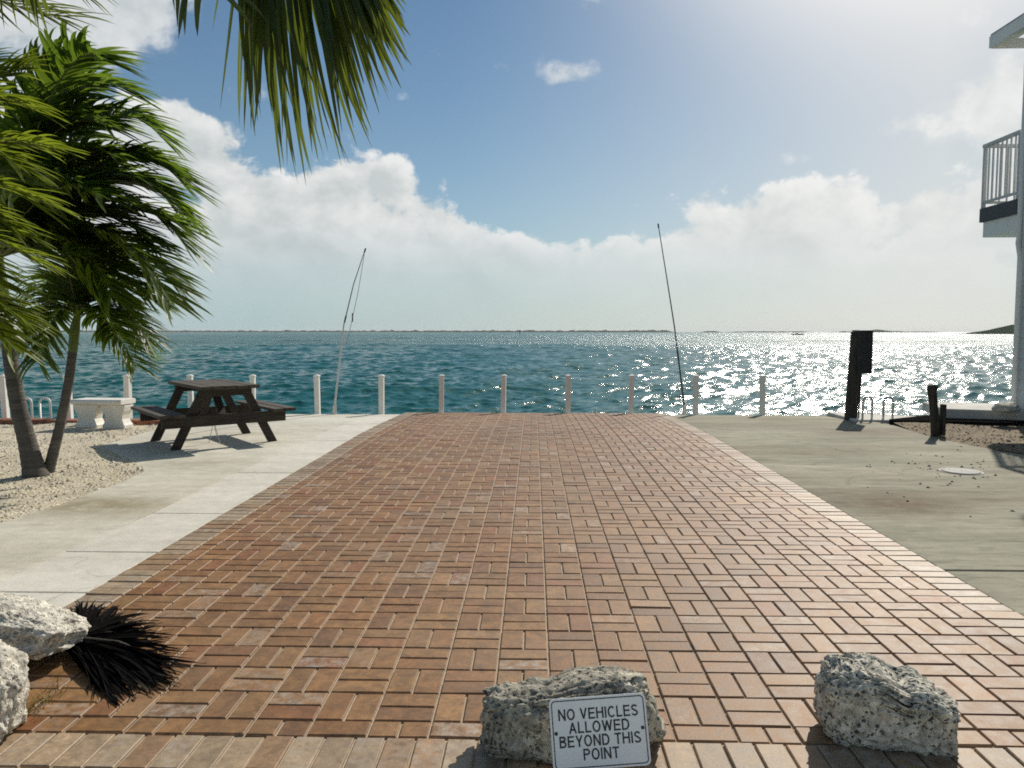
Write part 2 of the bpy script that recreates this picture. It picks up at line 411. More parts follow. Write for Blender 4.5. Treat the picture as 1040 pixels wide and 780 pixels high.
M['fascia'] = simple('dark deck edge board', (0.055, 0.06, 0.068), (0.04, 0.044, 0.05), 3, 0.6, 30, 0.2, 0.002)
M['rail'] = simple('grey railing', (0.52, 0.53, 0.52), (0.44, 0.45, 0.45), 5, 0.5, 30, 0.1, 0.001)
M['roofing'] = simple('grey metal roofing', (0.34, 0.36, 0.36), (0.28, 0.30, 0.31), 3, 0.5, 20, 0.1, 0.002)
M['pole_white'] = simple('white fibreglass', (0.72, 0.72, 0.70), (0.62, 0.62, 0.60), 6, 0.4, 30, 0.05, 0.001)
M['pole_grey'] = simple('grey fibreglass', (0.10, 0.11, 0.12), (0.06, 0.066, 0.075), 6, 0.4, 30, 0.05, 0.001)
M['pole_pale'] = simple('pale grey fibreglass', (0.30, 0.32, 0.33), (0.22, 0.24, 0.25), 6, 0.4, 30, 0.05, 0.001)
M['rope'] = simple('thin cord', (0.25, 0.25, 0.24), (0.16, 0.16, 0.16), 30, 0.8, 60, 0.2, 0.001)
M['wood_far'] = simple('mangrove canopy', (0.045, 0.07, 0.04), (0.025, 0.04, 0.026), 0.05, 1.0, 0.2, 0.5, 1.0, spec=0.0)
M['boat'] = simple('dark boat hull', (0.045, 0.05, 0.058), (0.03, 0.034, 0.04), 3, 0.9, 10, 0.05, 0.002, spec=0.05)
M['cloth'] = simple('dark clothing', (0.05, 0.05, 0.06), (0.03, 0.03, 0.04), 5, 0.9, 30, 0.1, 0.002, spec=0.05)
M['skin'] = simple('skin', (0.35, 0.2, 0.13), (0.3, 0.17, 0.11), 5, 0.6, 30, 0.05, 0.001)
M['cover'] = simple('worn galvanised cover', (0.48, 0.47, 0.43), (0.34, 0.33, 0.30), 6, 0.8, 60, 0.3, 0.003, metal=0.0)
M['water'] = water_mat()

# ---------------------------------------------------------------- brick paving
W = 0.205
BX0 = 0.315 * W                      # a joint line between two columns
XL, XR = -11.42 * W, 11.55 * W       # outer edges of the paving
WX = (XR - BX0) / 11                 # column pitch: ten whole columns and the border to the right
YN, YF = 2.445, 13.62                # near end of the woven field, far edge
Y0 = 2.552                           # a joint line between two rows
def build_paving():
    vs, fs, tint = [], [], []
    J = 0.0090
    def brick(x0, x1, y0, y1, border):
        x0 += J / 2; x1 -= J / 2; y0 += J / 2; y1 -= J / 2
        if x1 - x0 < 0.015 or y1 - y0 < 0.015: return
        cx, cy = (x0 + x1) / 2, (y0 + y1) / 2
        zc = random.gauss(0, 0.0011); tx, ty = random.gauss(0, 0.006), random.gauss(0, 0.006)
        rz = random.gauss(0, 0.004)
        o = len(vs)
        for inset, dzz in ((0.0, -0.02), (0.0, -0.0032), (0.0032, 0.0)):
            for x, y in ((x0 + inset, y0 + inset), (x1 - inset, y0 + inset), (x1 - inset, y1 - inset), (x0 + inset, y1 - inset)):
                a, b = x - cx, y - cy
                vs.append((cx + a - b * rz, cy + b + a * rz, zc + dzz + a * tx + b * ty + dz(y)))
        for k in range(2):
            for i in range(4):
                j = (i + 1) % 4
                fs.append((o + k*4 + i, o + k*4 + j, o + k*4 + 4 + j, o + k*4 + 4 + i))
        fs.append((o + 8, o + 9, o + 10, o + 11))
        if border:
            base = np.array((0.36, 0.262, 0.165)); base = base * random.uniform(0.82, 1.15)
            if random.random() < 0.25: base = np.array((0.33, 0.20, 0.105)) * random.uniform(0.85, 1.1)
        else:
            h = random.random()
            base = np.array((0.252, 0.118, 0.041)) * (1 - h) + np.array((0.276, 0.147, 0.056)) * h
            base = base * random.gauss(1.0, 0.07)
            q = random.random()
            if q < 0.04: base = np.array((0.33, 0.175, 0.072)) * random.uniform(0.85, 1.05)
            elif q < 0.12: base = np.array((0.205, 0.100, 0.040)) * random.uniform(0.9, 1.1)
            elif q < 0.20: base = np.array((0.255, 0.106, 0.038)) * random.uniform(0.9, 1.1)
        bloom = 0.0
        if random.random() < (0.5 if border else 0.10): bloom = random.uniform(0.2, 0.85)
        sand = base * .35 + np.array((0.46, 0.37, 0.27)) * .65      # sand clings to the sides of each brick
        edge = base * .7 + np.array((0.46, 0.37, 0.27)) * .3
        tint.extend([(*sand, 0.0)] * 4 + [(*edge, 0.0)] * 4 + [(base[0], base[1], base[2], bloom)] * 4)
    ix0, ix1 = BX0 - 10.5 * WX, BX0 + 10 * WX
    c0, c1 = -11, 10
    r1 = math.ceil((YF - Y0) / W)
    for r in range(-1, r1):
        for c in range(c0, c1):
            xa, ya = BX0 + c * WX, Y0 + r * W
            if (r + c) % 2 == 0: cells = ((xa, xa + WX/2, ya, ya + W), (xa + WX/2, xa + WX, ya, ya + W))
            else: cells = ((xa, xa + WX, ya, ya + W/2), (xa, xa + WX, ya + W/2, ya + W))
            for (a, b, p, q) in cells:
                a, b, p, q = max(a, ix0), min(b, ix1), max(p, YN), min(q, YF)
                if b > a and q > p: brick(a, b, p, q, False)
    y = YN
    while y < YF:
        y2 = min(y + W / 2, YF)
        brick(XL, ix0, y, y2, True); brick(ix1, XR, y, y2, True); y += W / 2
    for row in range(2):                       # header courses at the near end
        x = XL
        while x < XR:
            brick(x, min(x + W/2, XR), YN - W * (row + 1), YN - W * row, True); x += W / 2
    me = bpy.data.meshes.new('brick_paving'); me.from_pydata(vs, [], fs); me.materials.append(M['brick'])
    at_ = me.color_attributes.new('tint', 'FLOAT_COLOR', 'POINT')
    at_.data.foreach_set('color', np.array(tint, dtype=np.float32).ravel())
    me.update()
    o = bpy.data.objects.new('brick_paving', me); col.objects.link(o); tag(o, kind='structure')
    ms = MB(); n = 30
    for i in range(n):
        ya, yb = YN - 2*W + (YF - YN + 2*W) * i / n, YN - 2*W + (YF - YN + 2*W) * (i + 1) / n
        ms.add([(XL + .002, ya, dz(ya) - .0095), (XR - .002, ya, dz(ya) - .0095), (XR - .002, yb, dz(yb) - .0095), (XL + .002, yb, dz(yb) - .0095)], [(0,1,2,3)])
    tag(ms.build('joint_sand', M['joint']), kind='structure')
build_paving()

# ---------------------------------------------------------------- concrete, gravel, ground
def sub_poly_sheet(poly, name, mat, z0=-0.12, z1=0.0, bev=0.006):
    """slab with the deck's fall: cut into strips along y"""
    bm = bmesh.new()
    vs = [bm.verts.new((p[0], p[1], 0)) for p in poly]
    bm.faces.new(vs)
    y = 9.8
    while y < 13.6:
        bmesh.ops.bisect_plane(bm, geom=bm.verts[:] + bm.edges[:] + bm.faces[:], plane_co=(0, y, 0), plane_no=(0, 1, 0)); y += 0.6
    for v in bm.verts: v.co.z = z1 + dz(v.co.y)
    for f in bm.faces:
        if f.normal.z < 0: f.normal_flip()
    r = bmesh.ops.extrude_face_region(bm, geom=bm.faces[:])
    for v in [g for g in r['geom'] if isinstance(g, bmesh.types.BMVert)]: v.co.z += z0 - z1
    bmesh.ops.recalc_face_normals(bm, faces=bm.faces)
    me = bpy.data.meshes.new(name); bm.to_mesh(me); bm.free(); me.materials.append(mat)
    o = bpy.data.objects.new(name, me); col.objects.link(o)
    if bev:
        b = o.modifiers.new('bevel', 'BEVEL'); b.width = bev; b.segments = 2; b.limit_method = 'ANGLE'; b.angle_limit = R(50)
    return tag(o, kind='structure')

g = lambda px, py: tuple(gp(px, py))[:2]
# left: inner strip of slabs along the bricks, then a worn path, then gravel
JA = [g(-160, 662), g(61, 561), g(164, 516), g(220, 489), g(315, 445), g(338, 434)]
cuts = [0.4, 2.9, 3.82, 4.55, 5.55, 7.2, 9.4, 13.2]
def jx(y):
    pts = sorted([(p[1], p[0]) for p in JA])
    ys, xs = zip(*pts)
    return float(np.interp(y, ys, xs)) if y >= ys[0] else xs[0] + (y - ys[0]) * (xs[1] - xs[0]) / (ys[1] - ys[0])
for a, b in zip(cuts[:-1], cuts[1:]):
    e = XL - 0.004
    tl = [(jx(a + .006 + (b - a - .012) * k / 4) + .006, a + .006 + (b - a - .012) * k / 4) for k in range(5)]
    poly = [(e, a + .006)] + [(e, b - .006)] + tl[::-1]
    sub_poly_sheet(poly, 'pavement', M['conc_left'], z1=-0.004)
# worn path between joint line and gravel
GB = [g(-420, 640), g(-150, 566), g(0, 530), g(60, 512), g(125, 488), g(146, 478), g(143, 472), g(110, 456), g(103, 452), g(150, 438), g(166, 434)]
far_c = (GB[-1][0], 13.2)
inner = [(jx(y) - .006, y) for y in (13.2, 12.0, 11.0, 10.0, 9.0, 8.0, 7.0, 6.0, 5.0, 4.0, 3.0, 2.2)]
sub_poly_sheet([p for p in GB] + [far_c] + inner, 'path', M['conc_path'], z1=-0.006)
# right apron
RB = [g(700, 420.6), g(862, 422.5), g(905, 428), (gp(905, 428).x, 11.0), g(945, 444), g(985, 452), g(1040, 460), g(1200, 476)]
rb = [(XR + .004, 13.25), (gp(862, 423).x, 13.25), g(905, 428), g(945, 443), g(985, 452), g(1040, 461), (9.5, 8.1), (9.5, 4.345), (XR + .004, 4.345)]
M['conc_right'] = concrete('stained concrete', (0.42, 0.395, 0.30), (0.225, 0.22, 0.155), (0.165, 0.125, 0.07), 0.75, streak=0.85,
    spots=[(gp(912, 511).x, gp(912, 511).y, 0.46, 0.36, (0.135, 0.095, 0.05), 1.0), (gp(800, 500).x, gp(800, 500).y, 1.2, 0.3, (0.17, 0.14, 0.09), 0.6),
           (gp(890, 437).x, gp(890, 437).y, 0.8, 0.5, (0.15, 0.10, 0.06), 0.6), (gp(950, 600).x, gp(950, 600).y, 0.3, 0.2, (0.14, 0.12, 0.09), 0.7),
           (gp(760, 432).x, gp(760, 432).y, 1.2, 0.25, (0.20, 0.18, 0.13), 0.7)])
sub_poly_sheet(rb, 'pavement', M['conc_right'], z1=-0.004)
sub_poly_sheet([(XR + .004, 0.4), (XR + .004, 4.315), (9.5, 4.315), (9.5, 0.4)], 'pavement', M['conc_right'], z1=-0.004)
# the bed under everything (land side)
ms = MB(); ms.add([(-30, -25, -.14), (30, -25, -.14), (30, 10.6, -.14), (-30, 10.6, -.14)], [(0,1,2,3)])
tag(ms.build('ground', M['joint']), kind='structure')
ms = MB(); ms.add([(-30, -25, -.03), (30, -25, -.03), (30, 0.38, -.03), (-30, 0.38, -.03)], [(0,1,2,3)])
tag(ms.build('road', M['conc_path']), kind='structure')
ms = MB(); ms.add([(XL, .385, -.03), (XR, .385, -.03), (XR, YN - 2*W - .003, -.012), (XL, YN - 2*W - .003, -.012)], [(0,1,2,3)])
tag(ms.build('pavement', M['conc_path']), kind='structure')

def gravel_bed(poly, name, mat, z, n_stones, cols_scale, seed, pebble):
    random.seed(seed)
    bm = bmesh.new()
    xs = [p[0] for p in poly]; ys = [p[1] for p in poly]
    bm.faces.new([bm.verts.new((p[0], p[1], z)) for p in poly])
    y = min(ys) + .25
    while y < max(ys): bmesh.ops.bisect_plane(bm, geom=bm.verts[:] + bm.edges[:] + bm.faces[:], plane_co=(0, y, 0), plane_no=(0, 1, 0)); y += .25
    x = min(xs) + .25
    while x < max(xs): bmesh.ops.bisect_plane(bm, geom=bm.verts[:] + bm.edges[:] + bm.faces[:], plane_co=(x, 0, 0), plane_no=(1, 0, 0)); x += .25
    for v in bm.verts: v.co.z = z + 0.035 * (noise.noise(v.co * 1.1) ) + 0.012 * noise.noise(v.co * 4)
    for f in bm.faces:
        if f.normal.z < 0: f.normal_flip()
    me = bpy.data.meshes.new(name); bm.to_mesh(me); bm.free(); me.materials.append(mat)
    o = bpy.data.objects.new(name, me); col.objects.link(o); tag(o, kind='structure')
    def inside(px, py):
        c = False; j = len(poly) - 1
        for i in range(len(poly)):
            xi, yi = poly[i]; xj, yj = poly[j]
            if (yi > py) != (yj > py) and px < (xj - xi) * (py - yi) / (yj - yi) + xi: c = not c
            j = i
        return c
    mb = MB(); k = 0
    while k < n_stones:
        px, py = random.uniform(min(xs), max(xs)), min(ys) + (max(ys) - min(ys)) * random.random() ** 1.3
        if not inside(px, py): continue
        if abs(px) > py * 0.85 + .5: 
            if random.random() < .7: continue
        k += 1
        r = random.uniform(.008, .02) * (1.6 if random.random() < .06 else 1)
        vv = Vector((px, py, z)); zz = z + 0.035 * noise.noise(vv * 1.1) + 0.012 * noise.noise(vv * 4)
        a = random.random() * 6.28; s = random.uniform(.6, 1)
        pts = []
        for q in range(5):
            an = a + q * 1.2566; rr = r * random.uniform(.7, 1.15)
            pts.append((px + math.cos(an) * rr, py + math.sin(an) * rr * s, zz))
        tx, ty = random.uniform(-.3, .3) * r, random.uniform(-.3, .3) * r
        pts.append((px + tx, py + ty, zz + r * random.uniform(.5, .95)))
        mb.add(pts, [(q, (q + 1) % 5, 5) for q in range(5)], random.randrange(len(pebble)))
    so_ = mb.build('loose_gravel', pebble)
    tag(so_, kind='stuff')
peb_l = [simple('shell chip ' + n, c, tuple(k * .8 for k in c), 30, .9) for n, c in (('pale', (.82, .77, .64)), ('tan', (.68, .60, .46)), ('grey', (.50, .45, .35)))]
peb_r = [simple('stone chip ' + n, c, tuple(k * .8 for k in c), 30, .9) for n, c in (('tan', (.36, .29, .20)), ('brown', (.18, .13, .085)), ('dark', (.09, .07, .05)))]
gl = [p for p in GB[1:]] + [(GB[-1][0], 11.2), (-13.5, 11.2), (-13.5, GB[1][1])]
gravel_bed(gl, 'gravel_bed', M['gravel'], -0.02, 6000, 1, 3, peb_l)
gr_ = [g(905, 428.3), (9.5, 11.3), (12.5, 11.3), (12.5, 8.0), (9.5, 8.0), g(1040, 461.5), g(985, 452.5), g(945, 443.5)]
gravel_bed(gr_, 'gravel_bed', M['gravel_brown'], -0.01, 2600, 1, 4, peb_r)

# seawalls
WZ = -0.75
def structure_prism(name, poly, z0, z1, mat, bev=0.01):
    m = MB(); m.prism(poly, z0, z1); o = m.build(name, mat, bevel=bev); return tag(o, kind='structure')
tag(structure_prism('seawall', [(-5.55, 12.85), (-2.35, 12.85), (-2.35, 13.19), (-5.55, 13.19)], -2.2, -0.215, M['wall']), kind='structure')
structure_prism('seawall', [(XL, 13.3), (XR, 13.3), (XR, 13.60), (XL, 13.60)], -2.2, -0.145, M['wall'])
structure_prism('seawall', [(XR + .01, 12.95), (5.05, 12.95), (5.05, 13.24), (XR + .01, 13.24)], -2.2, -0.215, M['wall'])
structure_prism('seawall', [(-14, 11.2), (-5.62, 11.2), (-5.62, 11.45), (-14, 11.45)], -2.2, -0.10, M['wall'])
structure_prism('seawall', [(-5.60, 11.2), (-5.56, 11.2), (-5.56, 13.18), (-5.60, 13.18)], -2.2, -0.21, M['wall'])
structure_prism('seawall', [(5.07, 11.35), (14, 11.32), (14, 11.6), (5.07, 11.7)], -2.2, -0.10, M['wall'])

# brick coping along the left wall (a row of bricks set on the wall)
mb = MB(); x = -11.5; random.seed(5)
while x < -5.65:
    mb.box((x, 11.17 + random.uniform(-.006, .006), -.098), (x + .195, 11.40, .03 + random.uniform(-.004, .004))); x += .203
tag(mb.build('brick_coping', M['coping'], bevel=.006), 'low red brick coping along the water behind the gravel', 'coping')

# ---------------------------------------------------------------- water
def build_water():
    rows = [11.3]
    while rows[-1] < 500:
        D = rows[-1]; rows.append(D + max(0.045, 0.0028 * D if D < 120 else 0.006 * D))
    while rows[-1] < 11500: rows.append(rows[-1] * 1.12)
    rows = np.array(rows); nc = 1250
    ang = np.linspace(-R(46), R(46), nc)
    oy = -4.0                                  # the fan opens from a point behind the deck
    Dg = rows - oy
    Xg = np.tan(ang)[None, :] * Dg[:, None]
    Yg = np.repeat(rows[:, None], nc, 1)
    Zg = np.zeros_like(Xg); DX = np.zeros_like(Xg); DY = np.zeros_like(Xg)
    step = np.maximum(np.gradient(rows), Dg * (2 * math.tan(R(46)) / nc))[:, None]
    lams = np.exp(np.concatenate([np.linspace(math.log(0.26), math.log(2.6), 80), np.linspace(math.log(5), math.log(26), 16)]))
    for lam in lams:
        k = 2 * math.pi / lam
        th = R(rng.normal(-72, 33))            # wind drives the chop across and towards the wall
        kx, ky = math.cos(th) * k, math.sin(th) * k
        srms = 0.040 * (1.0 if lam < 1.3 else 0.6) if lam < 4 else (0.024 if lam < 13 else 0.012)
        amp = srms * lam / (2 * math.pi) * 1.0
        fade = np.clip((lam / step - 2.0) / 2.5, 0, 1)
        ph = kx * Xg + ky * Yg + rng.uniform(0, 6.283)
        Zg += amp * fade * np.sin(ph)
        c = amp * fade * np.cos(ph) * 0.9
        DX += c * math.cos(th); DY += c * math.sin(th)
    far = np.clip((step - 0.12) / 0.5, 0, 1) * np.ones_like(Xg)
    P = np.stack([Xg + DX, Yg + DY, Zg + WZ], -1).reshape(-1, 3)
    nr = len(rows)
    idx = np.arange(nr * nc).reshape(nr, nc)
    q = np.stack([idx[:-1, :-1], idx[:-1, 1:], idx[1:, 1:], idx[1:, :-1]], -1).reshape(-1, 4)
    me = bpy.data.meshes.new('water')
    me.vertices.add(len(P)); me.vertices.foreach_set('co', P.ravel().astype(np.float32))
    me.loops.add(q.size); me.loops.foreach_set('vertex_index', q.ravel().astype(np.int32))
    me.polygons.add(len(q)); me.polygons.foreach_set('loop_start', np.arange(0, q.size, 4, dtype=np.int32))
    me.polygons.foreach_set('loop_total', np.full(len(q), 4, dtype=np.int32))
    me.polygons.foreach_set('use_smooth', np.ones(len(q), dtype=bool))
    a = me.attributes.new('far', 'FLOAT', 'POINT'); a.data.foreach_set('value', far.ravel().astype(np.float32))
    me.update(); me.validate(); me.materials.append(M['water'])
    o = bpy.data.objects.new('water', me); col.objects.link(o); tag(o, kind='structure')
build_water()

# ---------------------------------------------------------------- far shores
def shore(px0, px1, dist, hmax, label_seed, name='far_shore_wood', peak=None, depth=120, mat=None):
    a, b = at(px0, 337, dist), at(px1, 337, dist)
    n = max(24, int((b - a).length / 9)); rowsn = 7
    vs, fs = [], []
    for i in range(n + 1):
        u = i / n; p = a.lerp(b, u)
        e = min(1, min(u, 1 - u) * n / 6.0)
        for j in range(rowsn):
            v = j / (rowsn - 1)
            s = math.sin(math.pi * min(max(v, 0), 1)) ** 0.5
            q = Vector((p.x / 28.0, v * 3.0, label_seed))
            h = hmax * (0.55 + 0.45 * noise.fractal(q, 1.0, 2.0, 4) + 0.22 * noise.noise(Vector((p.x / 8.0, v * 6, label_seed + 9))))
            if peak: h += hmax * peak[2] * math.exp(-((u - peak[0]) / peak[1]) ** 2)
            h = max(h, hmax * .12) * e * s
            vs.append((p.x, p.y + depth * v + 6 * noise.noise(Vector((p.x / 40, label_seed, 2))), WZ - 0.3 + h))
    for i in range(n):
        for j in range(rowsn - 1):
            fs.append((i*rowsn + j, (i+1)*rowsn + j, (i+1)*rowsn + j + 1, i*rowsn + j + 1))
    m = MB(); m.add(vs, fs)
    o = m.build(name, mat or M['wood_far'], smooth=True)
    return tag(o, kind='stuff')
shore(-380, 420, 4200, 15, 1.0)
shore(400, 690, 3600, 14, 2.0)
shore(714, 736, 3300, 8, 3.0)
shore(741, 832, 3300, 7, 4.0)
shore(849, 966, 3000, 6, 5.0, peak=(.42, .1, 1.2))
shore(1004, 1220, 700, 7.8, 6.0, peak=(.35, .3, .5), depth=80)

# ---------------------------------------------------------------- fence posts
def make_post():
    r = empty('fence_post')
    m = MB(); m.box((-.043, -.043, -.62), (.043, .043, .70)); m.build('shaft', M['post'], r, bevel=.004)
    m = MB(); m.box((-.051, -.051, .701), (.051, .051, .722))
    m.add([(-.051, -.051, .722), (.051, -.051, .722), (.051, .051, .722), (-.051, .051, .722), (0, 0, .744)], [(0,1,4),(1,2,4),(2,3,4),(3,0,4)])
    m.build('cap', M['post'], r)
    return r
post_specs = [
    (4, 11.55, 'white square post at the left frame edge beside the thick palm trunk'),
    (69, 11.55, 'white square post half hidden behind the thin slanting palm trunk'),
    (129, 11.55, 'white square post just behind the right end of the white bench'),
    (193, 13.3, 'white square post behind the left half of the picnic table'),
    (256, 13.3, 'white square post behind the right half of the picnic table'),
    (322, 13.3, 'white square post between the picnic table and the pale mooring whip'),
    (387, 13.3, 'cream square post just right of the pale mooring whip'),
    (448, 13.75, 'cream square post nearest the left corner of the brick paving'),
    (511, 13.75, 'cream square post behind the bricks, left of the middle of the brick edge'),
    (577, 13.75, 'tan square post behind the bricks, right of the middle of the brick edge'),
    (641, 13.75, 'tan square post just left of the dark mooring whip'),
    (707, 13.4, 'tan square post just right of the dark mooring whip'),
    (775, 13.4, 'shaded tan square post, last before the dark piling'),
]
p0 = make_post()
for i, (px, Y, lab) in enumerate(post_specs):
    o = p0 if i == 0 else copy_tree(p0)
    p = at(px, 380, Y)
    o.location = (p.x, Y, p.z - .745)
    o.rotation_euler = (R(random.uniform(-.8, .8)), R(random.uniform(-1, 1)), R(random.uniform(-6, 6)))
    tag(o, lab, 'post', 'posts along the water edge')

# ---------------------------------------------------------------- mooring whips
def whip(label, pts, split, mats, rope, Y, r0=.017, r1=.007):
    b = at(*pts[0], Y)
    root = empty('mooring_whip', b)
    P = [at(px, py, Y) - b for px, py in pts]
    # smooth the rod
    fine = []
    for i in range(len(P) - 1):
        for k in range(6): fine.append(P[i].lerp(P[i+1], k / 6))
    fine.append(P[-1])
    n = len(fine); rad = [r0 + (r1 - r0) * i / (n - 1) for i in range(n)]
    s = int(split * n)
    m = MB(); m.tube(fine[:s + 1], [k * 1.15 for k in rad[:s + 1]], 8); m.build('lower_rod', mats[0], root, smooth=True)
    m = MB(); m.tube(fine[s:], rad[s:], 8); m.build('upper_rod', mats[1], root, smooth=True)
    m = MB(); m.tube([fine[s] - (fine[s] - fine[s-1]) * .5, fine[s] + (fine[s+1] - fine[s]) * .5], rad[s] * 1.35, 8); m.build('ferrule', M['pole_grey'], root)
    m = MB(); m.tube([P[-1] - Vector((0, 0, .01)), P[-1] + (P[-1] - P[-2]).normalized() * .07], .014, 8); m.build('tip', M['black'], root)
    m = MB(); m.tube([P[0] - Vector((0, 0, .12)), P[0] + (P[1] - P[0]).normalized() * .16], .035, 10); m.build('socket', M['steel'], root)
    m = MB(); m.box((-.09, -.09, -.26), (.09, .09, -.12)); m.build('base_block', M['wall'], root, bevel=.01)
    if rope:
        Q = [at(px, py, Y) - b for px, py in rope]
        m = MB(); m.tube(Q, .005, 6); ro = m.build('line', M['rope'], root)
        m = MB(); m.tube([Q[2] + Vector((0, 0, .09)), Q[2] - Vector((0, 0, .02)), Q[2] - Vector((0, 0, .07))], [.009, .013, .008], 8); m.build('float', M['pole_grey'], root)
    tag(root, label, 'mooring whip', 'mooring whips leaning over the water')
whip('mooring whip with white lower half and loose line, leaning over water left of centre', [(339, 421), (344, 375), (349, 331), (359, 289), (370, 256)], .55, (M['pole_white'], M['pole_pale']), [(370, 258), (364, 295), (358, 323), (353, 345)], 13.2)
whip('all dark mooring whip tilted left above the right end of the brick edge', [(696, 420), (692, 388), (685, 332), (677, 281), (669, 231)], .38, (M['pole_grey'], M['pole_grey']), None, 13.85, .017, .008)

# ---------------------------------------------------------------- picnic table
def picnic():
    A = (gp(180, 457) + gp(155, 447)) / 2; B = (gp(280, 447) + gp(248, 440)) / 2
    c = (A + B) / 2
    acr = (B - A); ang = math.atan2(acr.y, acr.x)
    root = empty('picnic_table', (c.x, c.y, -.004), ang)
    # local x: across (bench to bench), local y: along the length
    L, TW, TH, BH, BO = 1.42, .70, .735, .43, .655
    m = MB()
    for i in range(5):
        x = -TW/2 + (i + .5) * TW / 5; w = TW / 5 - .008
        j = random.uniform(-.012, .012)
        m.box((x - w/2, -L/2 + j, TH - .038 + random.uniform(-.002, .002)), (x + w/2, L/2 + j, TH + random.uniform(-.003, .003)))
    m.build('tabletop', M['wood_top'], root, bevel=.004)
    for s in (-1, 1):
        m = MB()
        for k in range(2):
            x = s * (BO + (k - .5) * .145)
            m.box((x - .068, -L/2, BH - .038), (x + .068, L/2, BH + random.uniform(-.002, .002)))
        m.build('bench', M['wood_top'], root, bevel=.004)
    for e in (-1, 1):
        y = e * (L/2 - .24)
        for s in (-1, 1):
            m = MB(); m.bar((s * .235, y, TH - .04), (s * .575, y, -.0), .045, .125, up=Vector((1, 0, 0)))
            # level foot
            for i in range(len(m.v)):
                vx, vy, vz = m.v[i]
                if vz < .08: m.v[i] = (vx, vy, .0)
                elif vz > TH - .12: m.v[i] = (vx, vy, TH - .041)
            m.build('leg', M['wood'], root, bevel=.003)
        m = MB(); m.box((-.73, y + e * .024, BH - .175), (.73, y + e * .064, BH - .042)); m.build('bench_support', M['wood'], root, bevel=.003)
        m = MB(); m.box((-.31, y + e * .024, TH - .13), (.31, y + e * .064, TH - .042)); m.build('top_support', M['wood'], root, bevel=.003)
        m = MB(); m.bar((0, y * .85, BH - .11), (0, y * .10, TH - .05), .04, .09, up=Vector((1, 0, 0))); m.build('brace', M['wood'], root)
    tag(root, 'dark weathered wooden picnic table with two attached benches on the concrete', 'picnic table')
random.seed(21)
picnic()
# thin wire stand under the table
c = gp(218, 449)
m = MB()
for px, py in ((212, 450), (221, 447), (224, 451)):
    m.tube([at(217, 428, c.y), gp(px, py)], .004, 5)
m.tube([at(217, 429, c.y), at(217, 424, c.y)], .012, 6)
tag(m.build('wire_stand', M['steel']), 'thin wire stand on the concrete under the picnic table', 'wire stand')

# ---------------------------------------------------------------- white bench
def bench():
    p = gp(106, 434, -.02); root = empty('garden_bench', (p.x, p.y, -.03), R(-4))
    m = MB(); L = .77
    prof = [(-.17, 0), (.17, 0), (.19, .02), (.19, .055), (.17, .075), (-.17, .075), (-.19, .055), (-.19, .02)]
    n = len(prof); vs, fs = [], []
    xs = [(-L/2, .96), (-L/2 + .02, 1.0), (L/2 - .02, 1.0), (L/2, .96)]
    for x, s in xs:
        for (y, z) in prof: vs.append((x, y * s, .345 + z + .012 * math.cos(x * 2.2)))
    for i in range(3):
        for k in range(n): fs.append((i*n + k, i*n + (k+1) % n, (i+1)*n + (k+1) % n, (i+1)*n + k))
    fs += [tuple(range(n)), tuple(3*n + k for k in range(n))]
    m.add(vs, fs); m.build('seat', M['white'], root, bevel=.006)
    for s in (-1, 1):
        m = MB(); cx = s * .21
        prof = [(.0, .165), (.05, .17), (.08, .15), (.14, .125), (.20, .135), (.26, .165), (.32, .18), (.345, .18)]
        vs, fs = [], []
        for z, hw in prof:
            for dx, dy in ((-1, -1), (1, -1), (1, 1), (-1, 1)): vs.append((cx + dx * hw, dy * (.05 + hw * .35), z))
        for i in range(len(prof) - 1):
            for k in range(4): fs.append((i*4 + k, i*4 + (k+1) % 4, i*4 + 4 + (k+1) % 4, i*4 + 4 + k))
        fs.append((3, 2, 1, 0))
        m.add(vs, fs); m.build('pedestal', M['white'], root, bevel=.008)
    tag(root, 'white concrete garden bench on the gravel behind the palm trunks', 'bench')
bench()

# ---------------------------------------------------------------- ladders
def ladder(label, hoops, Y, mat, z0, gap):
    c = at(hoops[0], 415, Y)
    root = empty('dock_ladder', (c.x, Y, 0))
    xs = [at(h, 415, Y).x - c.x for h in hoops]
    for (x, h) in zip(xs, hoops):
        m = MB(); pts = []
        w = gap / 2
        pts.append((x - w, 0, z0)); pts.append((x - w, 0, .26))
        for k in range(9):
            a = math.pi - math.pi * k / 8
            pts.append((x + w * math.cos(a), .0, .26 + w * math.sin(a)))
        pts.append((x + w, 0, z0))
        m.tube(pts, .017, 8); m.build('hoop_rail', mat, root, smooth=True)
    x0, x1 = min(xs) + gap / 2, max(xs) - gap / 2
    for k in range(4):
        m = MB(); m.tube([(x0, 0, -.25 - k * .28), (x1, 0, -.25 - k * .28)], .014, 8); m.build('rung', mat, root)
    tag(root, label, 'dock ladder')
ladder('dock ladder with two white hoop rails on the left wall beside palm trunk', (27, 46), 11.45, M['whitetube'], -1.2, .165)
ladder('dock ladder with two dull steel hoop rails right of the dark piling', (881, 902), 12.1, M['steel'], -1.2, .145)

